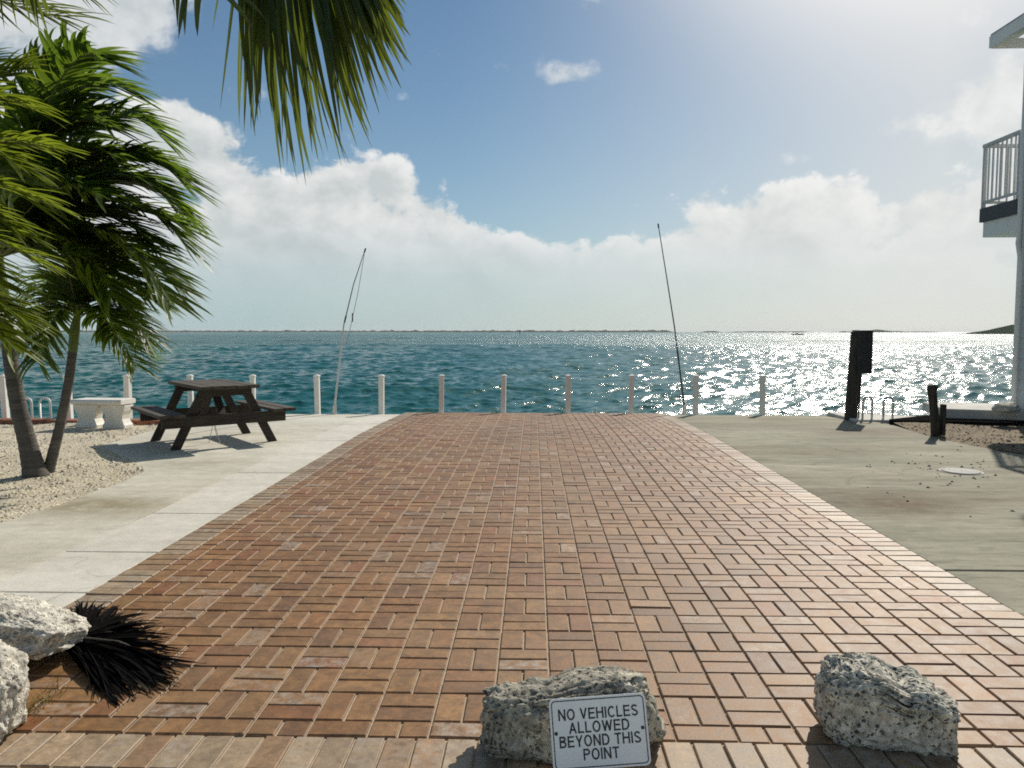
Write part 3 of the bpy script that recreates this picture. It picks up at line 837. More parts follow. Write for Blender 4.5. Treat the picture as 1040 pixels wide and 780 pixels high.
# ---------------------------------------------------------------- right side: piling, stump post, dock blocks
def piling():
    b = gp(864, 425, dz(11.7)); Y = b.y
    tp = at(871, 337, Y)
    root = empty('dock_piling', b)
    top = tp - b
    pts = [Vector((0, 0, -.25)) - top * .0] + [top * (k / 8) for k in range(9)]
    rad = [.098 + .006 * noise.noise(Vector((0, 0, k * 1.7))) for k in range(10)]
    m = MB(); m.tube(pts, rad, 14); m.build('shaft', M['pile'], root, smooth=True)
    z0 = at(874, 379, Y).z - b.z
    w = .20
    m = MB(); cx = at(875.5, 356, Y).x - b.x
    m.box((cx - .115, -.15, z0), (cx + .105, .12, top.z + .012)); bx = m.build('equipment_box', M['black'], root, bevel=.006)
    m = MB(); m.box((cx - .122, -.16, top.z + .0125), (cx + .112, .13, top.z + .027)); m.build('box_lid', M['black'], root, bevel=.004)
    bx.rotation_euler = (0, R(0), 0)
    m = MB(); m.tube([(.098, -.06, -.02), (.12, -.06, z0)], .012, 8); m.build('conduit', M['pole_grey'], root)
    tag(root, 'tall dark timber piling carrying a black box on its upper half', 'piling')
piling()
def stub():
    b = gp(951, 442); Y = b.y
    root = empty('mooring_post', b)
    top = at(946, 391, Y) - b
    m = MB()
    m.tube([Vector((0, 0, -.1)), top * .25, top * .6, top * .93, top], [.062, .058, .052, .060, .050], 10); m.build('shaft', M['pile'], root, smooth=True)
    m = MB(); m.tube([(top * .86) + Vector((0, -.02, 0)), top * .99 + Vector((.06, -.02, -.01))], [.03, .028], 8); m.build('cleat', M['pile'], root)
    m = MB(); m.box((.045, -.05, 0), (.095, .03, top.z * .62)); m.build('side_batten', M['pile'], root, bevel=.006)
    tag(root, 'short dark weathered mooring post at the edge of the brown gravel', 'post')
stub()
# raised concrete dock blocks by the house, low cap beyond the piling
def block(name, poly, z0, z1, mat, label, cat, bev=.02):
    m = MB(); cxx = sum(p[0] for p in poly) / len(poly); cyy = sum(p[1] for p in poly) / len(poly)
    m.prism([(p[0] - cxx, p[1] - cyy) for p in poly], 0, z1 - z0)
    o = m.build(name, mat, bevel=bev); o.location = (cxx, cyy, z0)
    return tag(o, label, cat)
YB = 11.75
pa, pb = at(959, 411, YB), at(1034, 411, 11.0)
block('concrete_dock_slab', [(pa.x, YB), (pa.x + 2.6, 10.95), (pa.x + 3.2, 12.2), (pa.x + .25, 12.9)], .035, .185, M['wall'], 'raised pale concrete dock slab beside the house corner', 'dock slab')
q = at(862, 414, 12.35)
block('low_concrete_cap', [(5.10, 12.0), (6.75, 11.95), (6.95, 12.25), (5.10, 13.2)], -.20, -.02, M['wall'], 'low pale concrete cap under the steel ladder behind the piling', 'dock slab')
m = MB(); m.prism([(5.42, 11.50), (pa.x + .05, 11.36), (pa.x + 2.6, 10.93), (pa.x + 2.7, 11.5), (pa.x + .1, 12.3), (5.45, 11.64)], -.25, .033)  # near-black prism added as painted shade below the slab edge
tag(m.build('dock_slab_shade', simple('painted slab shade', (0.012, 0.012, 0.012), (0.02, 0.019, 0.018), 6, 1.0, 30, .3, .004, spec=0.0)), 'black beam standing in for shade under the raised dock slab', 'shade strip')

# ---------------------------------------------------------------- rocks
def make_rock(name, label, mat, center, size, rot, seed, power=0.72, rough=0.16, warp=None, sub=6, group=None, pits=.5):
    bm = bmesh.new()
    bmesh.ops.create_icosphere(bm, subdivisions=sub, radius=1.0)
    sx, sy, sz = size; S = Vector((seed * 3.17, seed * 1.91, seed * 7.3)); ms = (sx + sy + sz) / 3
    for v in bm.verts:
        p = v.co.copy()
        q = Vector([math.copysign(abs(c) ** power, c) for c in p])
        n = p.normalized()
        d = rough * noise.fractal(p * 1.3 + S, 0.9, 2.1, 5)
        d += rough * .55 * (0.5 - abs(noise.noise(p * 2.6 + S * 2)))
        q = q + n * d
        q = Vector((q.x * sx, q.y * sy, q.z * sz))
        if warp: q = warp(q, sx, sy, sz)
        # crumbly surface at real size: lumps, then dissolved pits
        e = .010 * noise.noise(q * 16 + S) + .007 * noise.noise(q * 38 + S) + .004 * noise.noise(q * 80 + S)
        dd = noise.voronoi(q * 32 + S + Vector((1, 1, 1)) * .6 * noise.noise(q * 30))[0][0]
        if noise.noise(q * 9 + S * 3) > -.15: e -= pits * .030 * max(0, 1 - dd / .45)
        dd = noise.voronoi(q * 55 + S)[0][0]
        e -= pits * .017 * max(0, 1 - dd / .5)
        v.co = q + n * e
    zmin = -sz * .86
    for v in bm.verts:
        if v.co.z < zmin: v.co.z = zmin + (v.co.z - zmin) * .1
    me = bpy.data.meshes.new(name); bm.to_mesh(me); bm.free()
    me.polygons.foreach_set('use_smooth', [True] * len(me.polygons)); me.materials.append(mat)
    o = bpy.data.objects.new(name, me); col.objects.link(o)
    o.rotation_euler = rot
    o.location = (center[0], center[1], center[2] + sz * .86)
    return tag(o, label, 'rock', group)

gA = 'boulders blocking vehicles at the near edge'
c = gp(902, 760)
def warpR(q, sx, sy, sz):       # tall block on the left, a notch, lower lump to the right
    u = q.x / sx
    k = 1.0 - .26 * max(0, min(1, (u + .12) / .22)) + .10 * math.exp(-((u - .42) / .16) ** 2) - .12 * max(0, min(1, (u - .55) / .3))
    if q.z > -sz * .3: q.z = -sz * .3 + (q.z + sz * .3) * k
    if q.z < 0: q.z *= 1 - .20 * math.exp(-((u - .1) / .4) ** 2)
    return q
make_rock('boulder', 'pitted grey coral boulder stepping down to the right, no sign', M['rock_grey'], (c.x + .020, c.y + .07, -.012), (.206, .110, .140), (R(6), R(2), R(-9)), 1.0, .43, .09, warpR, 6, gA, 1.0)
c = gp(576, 775)
def warpS(q, sx, sy, sz):       # blunt left end, long ridge rising to the right
    u = q.x / sx
    if q.z > 0: q.z *= .80 + .16 * max(-.6, min(1, u * 1.2)) - .10 * math.exp(-((u + .25) / .22) ** 2)
    q.y *= 1 + .10 * u
    return q
make_rock('boulder', 'dark lichen stained boulder behind the lettered sign', M['rock_dark'], (c.x + .02, c.y + .105, -.01), (.288, .12, .142), (R(-6), R(-4), R(2)), 2.0, .60, .17, warpS, 6, gA, .55)
c = gp(8, 684)
def warpA(q, sx, sy, sz):       # undercut nose pointing right
    u = q.x / sx
    if u > 0: q.z = q.z * (1 - .38 * u) + sz * .16 * u
    return q
make_rock('boulder', 'pale coral boulder lying beside the blackened palm frond', M['rock_pale'], (c.x - .10, c.y + .13, .03), (.325, .19, .118), (R(-12), R(7), R(-8)), 3.0, .66, .17, warpA, 6, gA, .45)
c = gp(-42, 764)
make_rock('boulder', 'bleached white coral boulder at the bottom left corner', M['rock_pale'], (c.x - .03, c.y + .08, -.01), (.165, .13, .168), (0, R(-4), R(12)), 4.0, .64, .18, None, 6, gA, .45)
# rock lying on the dock slab
pp = at(1022, 410, 11.3)
make_rock('boulder', 'small tan rock lying on the raised dock slab', M['rock_pale'], (pp.x, 11.3, .18), (.17, .14, .075), (0, 0, .4), 6.0, .8, .22, None, 4)

# ---------------------------------------------------------------- sign
def glyphs():
    h = .082
    def arc(cx, cy, rx, ry, a0, a1, n=14):
        return [(cx + rx * math.cos(R(a0 + (a1 - a0) * k / n)), cy + ry * math.sin(R(a0 + (a1 - a0) * k / n))) for k in range(n + 1)]
    G = {}
    G['N'] = (.74, [[(h, 0), (h, 1)], [(.74 - h, 0), (.74 - h, 1)], [(h + .01, .97), (.73 - h, .03)]])
    G['O'] = (.80, [arc(.40, .5, .40 - h, .5 - h + .012, 90, 450, 28)])
    G['V'] = (.72, [[(h, 1), (.36, .06)], [(.72 - h, 1), (.36, .06)]])
    G['E'] = (.66, [[(h, 0), (h, 1)], [(h, h), (.66, h)], [(h, .52), (.62, .52)], [(h, 1 - h), (.65, 1 - h)]])
    G['H'] = (.74, [[(h, 0), (h, 1)], [(.74 - h, 0), (.74 - h, 1)], [(h, .53), (.74 - h, .53)]])
    G['I'] = (.165, [[(h, 0), (h, 1)]])
    G['C'] = (.75, [arc(.39, .5, .39 - h, .5 - h + .012, 42, 318, 22)])
    G['L'] = (.58, [[(h, 0), (h, 1)], [(h, h), (.58, h)]])
    G['S'] = (.68, [arc(.34, .735, .34 - h - .02, .265 - h + .01, 20, 230, 12) + arc(.34, .265, .34 - h, .265 - h + .01, 58, -165, 14)])
    G['A'] = (.74, [[(h - .01, 0), (.37, .95)], [(.75 - h, 0), (.37, .95)], [(.2, .33), (.54, .33)]])
    G['W'] = (1.02, [[(h - .01, 1), (.28, .05)], [(.28, .05), (.51, .95)], [(.51, .95), (.74, .05)], [(.74, .05), (1.03 - h, 1)]])
    G['D'] = (.74, [[(h, 0), (h, 1)], [(h, 1 - h), (.34, 1 - h)] + arc(.34, .5, .40 - h, .5 - h, 90, -90, 16) + [(h, h)]])
    G['B'] = (.69, [[(h, 0), (h, 1)], [(h, 1 - h), (.38, 1 - h)] + arc(.38, .76, .26 - h + .02, .24 - h, 90, -90, 10) + [(h, .52)], [(h, .515), (.40, .515)] + arc(.40, .295, .29 - h, .295 - h + .005, 90, -90, 12) + [(h, h)]])
    G['Y'] = (.72, [[(h - .01, 1), (.36, .42)], [(.73 - h, 1), (.36, .42)], [(.36, 0), (.36, .46)]])
    G['T'] = (.66, [[(0, 1 - h), (.66, 1 - h)], [(.33, 0), (.33, 1)]])
    G['P'] = (.68, [[(h, 0), (h, 1)], [(h, 1 - h), (.38, 1 - h)] + arc(.38, .715, .30 - h, .285 - h, 90, -90, 12) + [(h, .43 + h)]])
    G[' '] = (.26, [])
    return G
GL = glyphs()
def lettering(m, txt, width, height, at_):
    """grotesque capitals drawn as flat strokes"""
    gap = .13; tot = sum(GL[c][0] for c in txt) + gap * (len(txt) - 1)
    sx = width / tot; sy = height; x = -tot / 2; hw = .073; lay = 0
    for c in txt:
        w, st = GL[c]
        for line in st:
            n = len(line); P = [Vector(((x + p[0]) * sx, (p[1] - .5) * sy)) for p in line]
            A, B = [], []
            for i in range(n):
                a = P[max(i - 1, 0)]; b = P[min(i + 1, n - 1)]
                if n > 2 and (P[0] - P[-1]).length < 1e-6 and i in (0, n - 1): a, b = P[n - 2], P[1]
                t = (b - a).normalized(); nn = Vector((-t.y, t.x))
                if 0 < i < n - 1:
                    t1 = (P[i] - P[i-1]).normalized(); k = max(.5, nn.dot(Vector((-t1.y, t1.x))))
                else: k = 1
                A.append(P[i] + nn * hw * sy / k); B.append(P[i] - nn * hw * sy / k)
            z = .0008 + .00005 * lay; lay = (lay + 1) % 5
            m.add([(p.x + at_[0], p.y + at_[1], z) for p in A] + [(p.x + at_[0], p.y + at_[1], z) for p in B], [(n + i, n + i + 1, i + 1, i) for i in range(n - 1)])
        x += w + gap
def sign():
    Wd, Ht = .296, .206
    D = 2.215
    c = at(609, 743.5, D)
    root = empty('warning_sign', c)
    # faces the camera, leaning back on the rock, rolled a few degrees
    nrm = Vector((.04, -1, .28)).normalized()
    up = (Vector((0, 0, 1)) - nrm * nrm.z).normalized(); rt = up.cross(nrm) * -1
    rt = nrm.cross(up) * -1
    rt = up.cross(nrm)
    Mx = Matrix((rt, up, nrm)).transposed()
    roll = Matrix.Rotation(R(3.6), 3, 'Z')
    root.rotation_euler = (Mx @ roll).to_euler()
    def rrect(w, h, r, n=6):
        pts = []
        for cx, cy, a0 in ((w/2 - r, h/2 - r, 0), (-w/2 + r, h/2 - r, 90), (-w/2 + r, -h/2 + r, 180), (w/2 - r, -h/2 + r, 270)):
            for k in range(n + 1):
                a = R(a0 + 90 * k / n); pts.append((cx + r * math.cos(a), cy + r * math.sin(a)))
        return pts
    m = MB(); P = rrect(Wd, Ht, .016); n = len(P)
    m.add([(x, y, -.003) for x, y in P] + [(x, y, 0) for x, y in P], [tuple(range(n))[::-1], tuple(range(n, 2*n))] + [(i, (i+1) % n, n + (i+1) % n, n + i) for i in range(n)])
    m.build('plate', M['sign'], root)
    m = MB(); A = rrect(Wd - .012, Ht - .012, .012); B = rrect(Wd - .018, Ht - .018, .0095)
    m.add([(x, y, .0006) for x, y in A] + [(x, y, .0006) for x, y in B], [(i, (i+1) % n, n + (i+1) % n, n + i) for i in range(n)])
    m.build('border_line', M['ink'], root)
    for s in (-1, 1):
        m = MB(); k = 14
        m.add([(s * (Wd/2 - .016) + .0042 * math.cos(6.2832*i/k), .004 + .0042 * math.sin(6.2832*i/k), .0025) for i in range(k)] + [(s * (Wd/2 - .016) + .0055 * math.cos(6.2832*i/k), .004 + .0055 * math.sin(6.2832*i/k), .0003) for i in range(k)],
              [tuple(range(k))] + [(i, (i+1) % k, k + (i+1) % k, k + i) for i in range(k)])
        m.build('screw', M['ink'], root)
    for i, (txt, wd) in enumerate((('NO VEHICLES', .238), ('ALLOWED', .180), ('BEYOND THIS', .242), ('POINT', .106))):
        m = MB(); lettering(m, txt, wd * 1.025, .0325, (0, .0555 - i * .0385))
        m.build('lettering', M['ink'], root)
    tag(root, 'rectangular white no vehicles sign leaning on the dark boulder', 'sign')
sign()

# ---------------------------------------------------------------- palms
def bez(P, n):
    """Bezier through 3 or 4 control points"""
    out = []
    for i in range(n + 1):
        t = i / n
        if len(P) == 3: out.append(P[0] * (1-t)**2 + P[1] * 2*t*(1-t) + P[2] * t*t)
        else: out.append(P[0]*(1-t)**3 + P[1]*3*t*(1-t)**2 + P[2]*3*t*t*(1-t) + P[3]*t**3)
    return out
def leaflet(mb, lv, p, d, face, L, w, pull, k, seg=6, tipdry=0.0, fold=.24):
    """narrow folded strip that starts at p along d and is pulled aside by wind and weight"""
    d = d.normalized(); vs = []; r = random.random()
    step = L / seg
    for i in range(seg + 1):
        t = i / seg
        ww = w * (0.45 + 0.55 * min(1, t * 5)) * max(0.03, (1 - t) ** 0.55 if t > .35 else (1 - .35) ** .55)
        s = d.cross(face)
        if s.length < 1e-4: s = d.cross(Vector((0, 1, .2)))
        s.normalize(); nn = s.cross(d).normalized()
        vs += [p - s * ww / 2 + nn * ww * fold, p, p + s * ww / 2 + nn * ww * fold]
        lv.extend([(r, t, tipdry, 1)] * 3)
        p = p + d * step
        d = (d + pull * (k * (.35 + t))).normalized()
    fs = []
    for i in range(seg):
        a = i * 3
        fs += [(a, a+1, a+4, a+3), (a+1, a+2, a+5, a+4)]
    mb.add(vs, fs, 0)
def frond(root, P, n, L, w, wind, k, mat, side0=None, bare=.12, spread=.85, tip=.25, tipdry=.4, rr=.012, jitter=.12, one_side=0, up=Vector((0, 0, 1))):
    o0 = root.matrix_world.translation if False else Vector(root.location)
    pts = bez([Vector(p) - o0 for p in P], 24)
    mb = MB(); lv = []
    length = sum((pts[i+1] - pts[i]).length for i in range(24))
    for q in range(n):
        t = bare + (1 - bare) * (q + .5) / n
        f = t * 24; i = min(int(f), 23); p = pts[i].lerp(pts[i+1], f - i)
        T = (pts[min(i+2, 24)] - pts[max(i-1, 0)]).normalized()
        S = T.cross(up)
        if S.length < .05: S = T.cross(Vector((0, 1, 0)))
        S.normalize(); N = S.cross(T).normalized()
        for s in (-1, 1):
            if one_side and s != one_side: continue
            fwd = spread * (.45 + .9 * t)
            d = S * s + T * fwd + N * random.uniform(-.05, .45)
            d += Vector([random.gauss(0, jitter) for _ in range(3)])
            LL = L * (math.sin(math.pi * min(1, .18 + .82 * (1 - t) ** .8)) ** .6 * .9 + .12) * random.uniform(.82, 1.1) if t > .5 else L * (.6 + .8 * t) * random.uniform(.85, 1.1)
            pull = (wind + Vector((0, 0, -.75 + random.uniform(-.2, .2)))) * random.uniform(.7, 1.25)
            leaflet(mb, lv, p, d, N, LL, w * random.uniform(.8, 1.15), pull, k, tipdry=tipdry if random.random() < .6 else 0.0)
    nl = len(mb.v)
    mb.tube(pts, [rr * (1 - .75 * i / 24) for i in range(25)], 6, mat=1)
    lv.extend([(0.5, 0, 0, 1)] * (len(mb.v) - nl))
    me = bpy.data.meshes.new('frond'); me.from_pydata(mb.v, [], mb.f)
    me.materials.append(mat); me.materials.append(M['rachis'])
    me.polygons.foreach_set('material_index', mb.m); me.polygons.foreach_set('use_smooth', [True] * len(mb.f))
    a = me.color_attributes.new('leaf', 'FLOAT_COLOR', 'POINT'); a.data.foreach_set('color', np.array(lv, dtype=np.float32).ravel())
    me.update()
    o = bpy.data.objects.new('frond', me); col.objects.link(o); o.parent = root
    return o
def trunk_part(root, P, rad, name='trunk', mat=None, rings=True):
    o0 = Vector(root.location); pts = [Vector(p) - o0 for p in P]
    fine, rf = [], []
    n = 60
    for i in range(n + 1):
        f = i / n * (len(pts) - 1); a = min(int(f), len(pts) - 2); u = f - a
        # catmull-rom
        p0, p1, p2, p3 = pts[max(a-1, 0)], pts[a], pts[a+1], pts[min(a+2, len(pts)-1)]
        q = 0.5 * ((2*p1) + (p2 - p0) * u + (2*p0 - 5*p1 + 4*p2 - p3) * u*u + (3*p1 - p0 - 3*p2 + p3) * u**3)
        r = rad[a] * (1-u) + rad[a+1] * u
        if rings: r *= 1 + .025 * math.sin(i * 2.1) + .03 * noise.noise(Vector((i * .4, r, 3)))
        fine.append(q); rf.append(r)
    m = MB(); m.tube(fine, rf, 16)
    return m.build(name, mat or M['trunk'], root, smooth=True)

WIND = Vector((0.95, -0.05, 0.02))
YA = gp(38, 480).y
def P3(*pts): return [at(px, py, Y) for px, py, Y in pts]

random.seed(101)
# --- thick trunk palm
palmA = empty('palm_tree', at(40, 481, YA)); palmA.location.z = -.02
trunk_part(palmA, P3((36, 484, YA), (34, 475, YA), (28, 450, YA), (19, 414, YA), (12.6, 378, YA), (8, 345, YA + .02), (3, 305, YA + .05)), (.128, .102, .083, .074, .066, .062, .06))
trunk_part(palmA, P3((3, 307, YA + .05), (0, 285, YA + .05), (-3, 255, YA + .05)), (.062, .062, .04), 'crownshaft', M['shaft'], False)
bA = (-2, 262, YA + .05)
for mid, tipp in (
    ((30, 50), (140, 92)), ((60, 20), (112, 62)), ((100, 60), (172, 140)), ((120, 100), (196, 190)), ((120, 150), (196, 250)), ((110, 120), (188, 215)),
    ((120, 185), (180, 305)), ((70, 200), (120, 300)), ((90, 220), (140, 330)), ((20, 80), (75, 60)), ((60, 130), (130, 160)), ((80, 180), (160, 245)), ((30, 120), (100, 110)),
    ((50, 160), (110, 200)), ((60, 200), (150, 280)), ((40, 90), (120, 130)), ((90, 150), (165, 190)), ((30, 210), (90, 270)), ((20, 170), (70, 210)),
    ((90, 120), (182, 172)), ((100, 180), (196, 232)), ((80, 230), (162, 305)), ((110, 210), (182, 285)), ((120, 130), (200, 222))):
    dY = random.uniform(-.75, .75)
    frond(palmA, P3(bA, (mid[0], mid[1], YA + dY * .6), (tipp[0] - 8, tipp[1], YA + dY)), 52, .52, .062, WIND, .22, M['leaf'], spread=.9)
for mid, tipp, dY in (((-60, 60), (-110, 120), .2), ((-90, 160), (-170, 260), -.2), ((-40, 100), (-20, 60), 1.3), ((-20, 120), (20, 200), -1.2), ((-70, 200), (-100, 330), .6), ((10, 120), (40, 200), 1.3)):
    frond(palmA, P3(bA, (mid[0], mid[1], YA + dY * .6), (tipp[0], tipp[1], YA + dY)), 56, .52, .048, WIND, .22, M['leaf'], spread=.9)
tag(palmA, 'wind blown palm with the thick grey trunk curving left, on gravel', 'palm tree', 'palms at the left')

# --- thin trunk palm
YB2 = YA + .12
palmB = empty('palm_tree', at(52, 478, YB2)); palmB.location.z = -.02
trunk_part(palmB, P3((48, 482, YB2), (52, 468, YB2), (61, 432, YB2), (69, 392, YB2), (74, 355, YB2)), (.062, .052, .046, .042, .040))
trunk_part(palmB, P3((74, 357, YB2), (76, 335, YB2), (79, 318, YB2)), (.041, .046, .025), 'crownshaft', M['shaft'], False)
bB = (78, 322, YB2)
for mid, tipp, dY in (((110, 270), (150, 345), -.1), ((120, 300), (148, 352), .3), ((95, 240), (150, 270), .2), ((70, 240), (95, 235), -.3), ((50, 270), (32, 345), .1), ((60, 290), (40, 365), -.5),
                      ((100, 300), (118, 340), -.6), ((85, 230), (120, 250), .6), ((60, 250), (40, 300), .6), ((100, 260), (165, 310), .5), ((70, 260), (60, 260), -.9), ((95, 290), (138, 372), -.25)):
    frond(palmB, P3(bB, (mid[0], mid[1], YB2 + dY * .5), (tipp[0], tipp[1], YB2 + dY)), 50, .40, .036, WIND * .7, .20, M['leaf'], rr=.008)
tag(palmB, 'slim palm with thin trunk slanting right and yellow green crownshaft', 'palm tree', 'palms at the left')

# --- palm standing just outside the left edge, its bright leaves reach in
YC = 5.0
bc = at(-150, 250, YC)
palmC = empty('palm_tree', (bc.x - .1, YC, -.02))
trunk_part(palmC, [Vector((bc.x - .15, YC, -.1)), Vector((bc.x - .1, YC, .6)), Vector((bc.x - .03, YC, 1.2)), bc - Vector((0, 0, .25))], (.13, .11, .10, .09))
trunk_part(palmC, [bc - Vector((0, 0, .26)), bc - Vector((0, 0, .1)), bc + Vector((0, 0, .1))], (.09, .08, .04), 'crownshaft', M['shaft'], False)
for mid, tipp, dY in (((-70, 150), (44, 205), .1), ((-60, 260), (22, 325), .1), ((-80, 240), (10, 350), -.1), ((-70, 120), (50, 150), .3), ((-60, 210), (36, 265), .3), ((-60, 60), (30, 110), .0), ((-70, 100), (20, 170), -.2), ((-70, 170), (16, 235), .1), ((-80, 200), (0, 290), -.2), ((-70, 230), (-4, 330), .2), ((-60, 90), (22, 70), .5), ((-200, 60), (-280, 160), 0), ((-160, 30), (-140, 20), .9), ((-220, 170), (-300, 300), -.2), ((-140, 100), (-120, 200), -1.)):
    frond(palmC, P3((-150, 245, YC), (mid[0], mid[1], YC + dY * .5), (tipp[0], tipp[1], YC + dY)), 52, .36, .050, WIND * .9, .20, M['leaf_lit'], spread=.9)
tag(palmC, 'palm leaning in from the left frame edge with bright yellow green leaflets', 'palm tree', 'palms at the left')

# --- palm above the camera's left, fronds hang into the top of the picture
crown = Vector((-2.3, 1.35, 3.35))
palmD = empty('palm_tree', (-2.5, 1.2, -.02))
trunk_part(palmD, [Vector((-2.5, 1.2, -.1)), Vector((-2.48, 1.22, .9)), Vector((-2.42, 1.27, 1.9)), Vector((-2.34, 1.33, 2.85))], (.15, .12, .11, .10))
trunk_part(palmD, [Vector((-2.34, 1.33, 2.83)), Vector((-2.32, 1.34, 3.1)), crown], (.10, .09, .045), 'crownshaft', M['shaft'], False)
DN = Vector((.10, 0, -.25))
Y9 = 2.7
def hanging_frond():
    o0 = Vector(palmD.location); mb = MB(); lv = []
    rach = [crown, at(60, -420, 2.2), at(215, -190, 2.62), at(262, -70, 2.72), at(318, -30, 2.76), at(352, -46, 2.78)]
    tips = [(238, 112), (247, 132), (258, 136), (284, 182), (306, 160), (332, 172), (350, 152), (370, 132), (386, 104), (392, 84), (396, 60), (398, 40), (402, 26), (404, -10)]
    base = [(236, -150), (246, -110), (255, -80), (262, -60), (275, -48), (290, -42), (305, -38), (318, -40), (330, -42), (340, -46), (346, -46), (350, -46), (352, -48), (356, -50)]
    for q in range(150):
        f = (q + random.random()) / 150 * (len(tips) - 1.001); k = int(f); u = f - k
        y1, y0 = 2.70 + random.gauss(0, .10), 2.74 + random.gauss(0, .02)
        sc_ = random.choice((1, 1, .93, .85, .75, .6)) * random.uniform(.93, 1.02)
        b0 = at(12 + base[k][0] * (1-u) + base[k+1][0] * u, base[k][1] * (1-u) + base[k+1][1] * u, y0) - o0
        tp = at(12 + tips[k][0] * (1-u) + tips[k+1][0] * u + random.gauss(0, 6), tips[k][1] * (1-u) + tips[k+1][1] * u, y1) - o0
        d = tp - b0; L = d.length * sc_ * 1.0
        d = d.normalized() + Vector((-.06, random.gauss(0, .06), .08)) + Vector([random.gauss(0, .03) for _ in range(3)])
        leaflet(mb, lv, b0, d, Vector((random.gauss(0, .6), -1, random.gauss(0, .4))), L, random.uniform(.016, .036), Vector((.28 + random.gauss(0, .22), random.gauss(0, .3), -.35 + random.gauss(0, .2))), .085, seg=7, tipdry=1.0 if random.random() < .75 else 0.0, fold=.3)
    nl = len(mb.v)
    pts = [p - o0 for p in rach]; mb.tube(pts, [.02, .018, .014, .010, .006, .003], 6, mat=1)
    lv.extend([(.5, 0, 0, 1)] * (len(mb.v) - nl))
    me = bpy.data.meshes.new('frond'); me.from_pydata(mb.v, [], mb.f); me.materials.append(M['leaf_near']); me.materials.append(M['rachis'])
    me.polygons.foreach_set('material_index', mb.m); me.polygons.foreach_set('use_smooth', [True] * len(mb.f))
    a = me.color_attributes.new('leaf', 'FLOAT_COLOR', 'POINT'); a.data.foreach_set('color', np.array(lv, dtype=np.float32).ravel()); me.update()
    o = bpy.data.objects.new('frond', me); col.objects.link(o); o.parent = palmD
hanging_frond()
frond(palmD, [crown, at(40, -330, 2.2), at(165, -130, 2.4), at(206, -22, 2.5)], 15, .30, .026, Vector((.35, 0, -.5)), .14, M['leaf_near'], bare=.5, spread=1.0, tipdry=1.0, rr=.012, up=Vector((.3, -1, .3)))
frond(palmD, [crown, at(-150, -250, 2.6), at(-50, -110, 3.0), at(36, -30, 3.3)], 44, .44, .028, Vector((.30, 0, -.6)), .15, M['leaf_near'], bare=.4, spread=.9, tipdry=.6, rr=.012)
frond(palmD, [crown, at(-260, -120, 3.0), at(-90, -20, 3.8), at(58, 18, 4.4)], 40, .40, .028, Vector((.9, 0, .1)), .16, M['leaf_near'], bare=.4, spread=1.3, tipdry=.6, rr=.012)
for a in (200, 250, 300, 150, 110):
    e = Vector((math.cos(R(a)), math.sin(R(a)), 0))
    frond(palmD, [crown, crown + e * .9 + Vector((0, 0, .8)), crown + e * 1.9 + Vector((0, 0, -.2))], 34, .5, .034, WIND * .5, .16, M['leaf_near'], rr=.014)
tag(palmD, 'near palm above the frame, dark dry tipped fronds hanging into the sky', 'palm tree', 'palms at the left')

# --- blackened fallen frond beside the pale boulder
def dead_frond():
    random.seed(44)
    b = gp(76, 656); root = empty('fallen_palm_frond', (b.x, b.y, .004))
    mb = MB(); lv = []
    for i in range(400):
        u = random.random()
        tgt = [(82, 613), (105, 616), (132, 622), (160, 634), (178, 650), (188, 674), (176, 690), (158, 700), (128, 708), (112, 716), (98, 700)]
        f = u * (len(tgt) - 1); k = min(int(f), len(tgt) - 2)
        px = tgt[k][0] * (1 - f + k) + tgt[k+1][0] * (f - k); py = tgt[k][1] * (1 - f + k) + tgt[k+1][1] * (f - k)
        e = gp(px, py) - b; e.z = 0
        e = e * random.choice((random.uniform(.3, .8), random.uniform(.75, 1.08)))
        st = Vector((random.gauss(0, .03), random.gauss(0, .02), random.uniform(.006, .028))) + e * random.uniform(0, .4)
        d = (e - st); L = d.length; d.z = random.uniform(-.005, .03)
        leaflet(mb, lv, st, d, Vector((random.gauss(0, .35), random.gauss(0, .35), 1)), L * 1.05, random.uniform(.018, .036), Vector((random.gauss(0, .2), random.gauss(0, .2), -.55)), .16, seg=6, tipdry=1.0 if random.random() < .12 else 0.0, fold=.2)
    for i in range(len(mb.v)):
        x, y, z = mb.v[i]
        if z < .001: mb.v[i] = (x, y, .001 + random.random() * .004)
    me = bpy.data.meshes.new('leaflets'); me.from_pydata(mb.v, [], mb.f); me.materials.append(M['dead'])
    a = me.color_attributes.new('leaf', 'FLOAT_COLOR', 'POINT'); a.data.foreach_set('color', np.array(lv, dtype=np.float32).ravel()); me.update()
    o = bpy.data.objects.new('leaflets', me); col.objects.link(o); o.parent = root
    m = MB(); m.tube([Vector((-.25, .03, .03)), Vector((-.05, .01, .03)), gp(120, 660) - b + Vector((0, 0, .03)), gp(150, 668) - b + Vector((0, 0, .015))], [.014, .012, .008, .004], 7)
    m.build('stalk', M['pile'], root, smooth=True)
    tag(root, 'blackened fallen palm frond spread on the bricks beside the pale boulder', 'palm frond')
dead_frond()

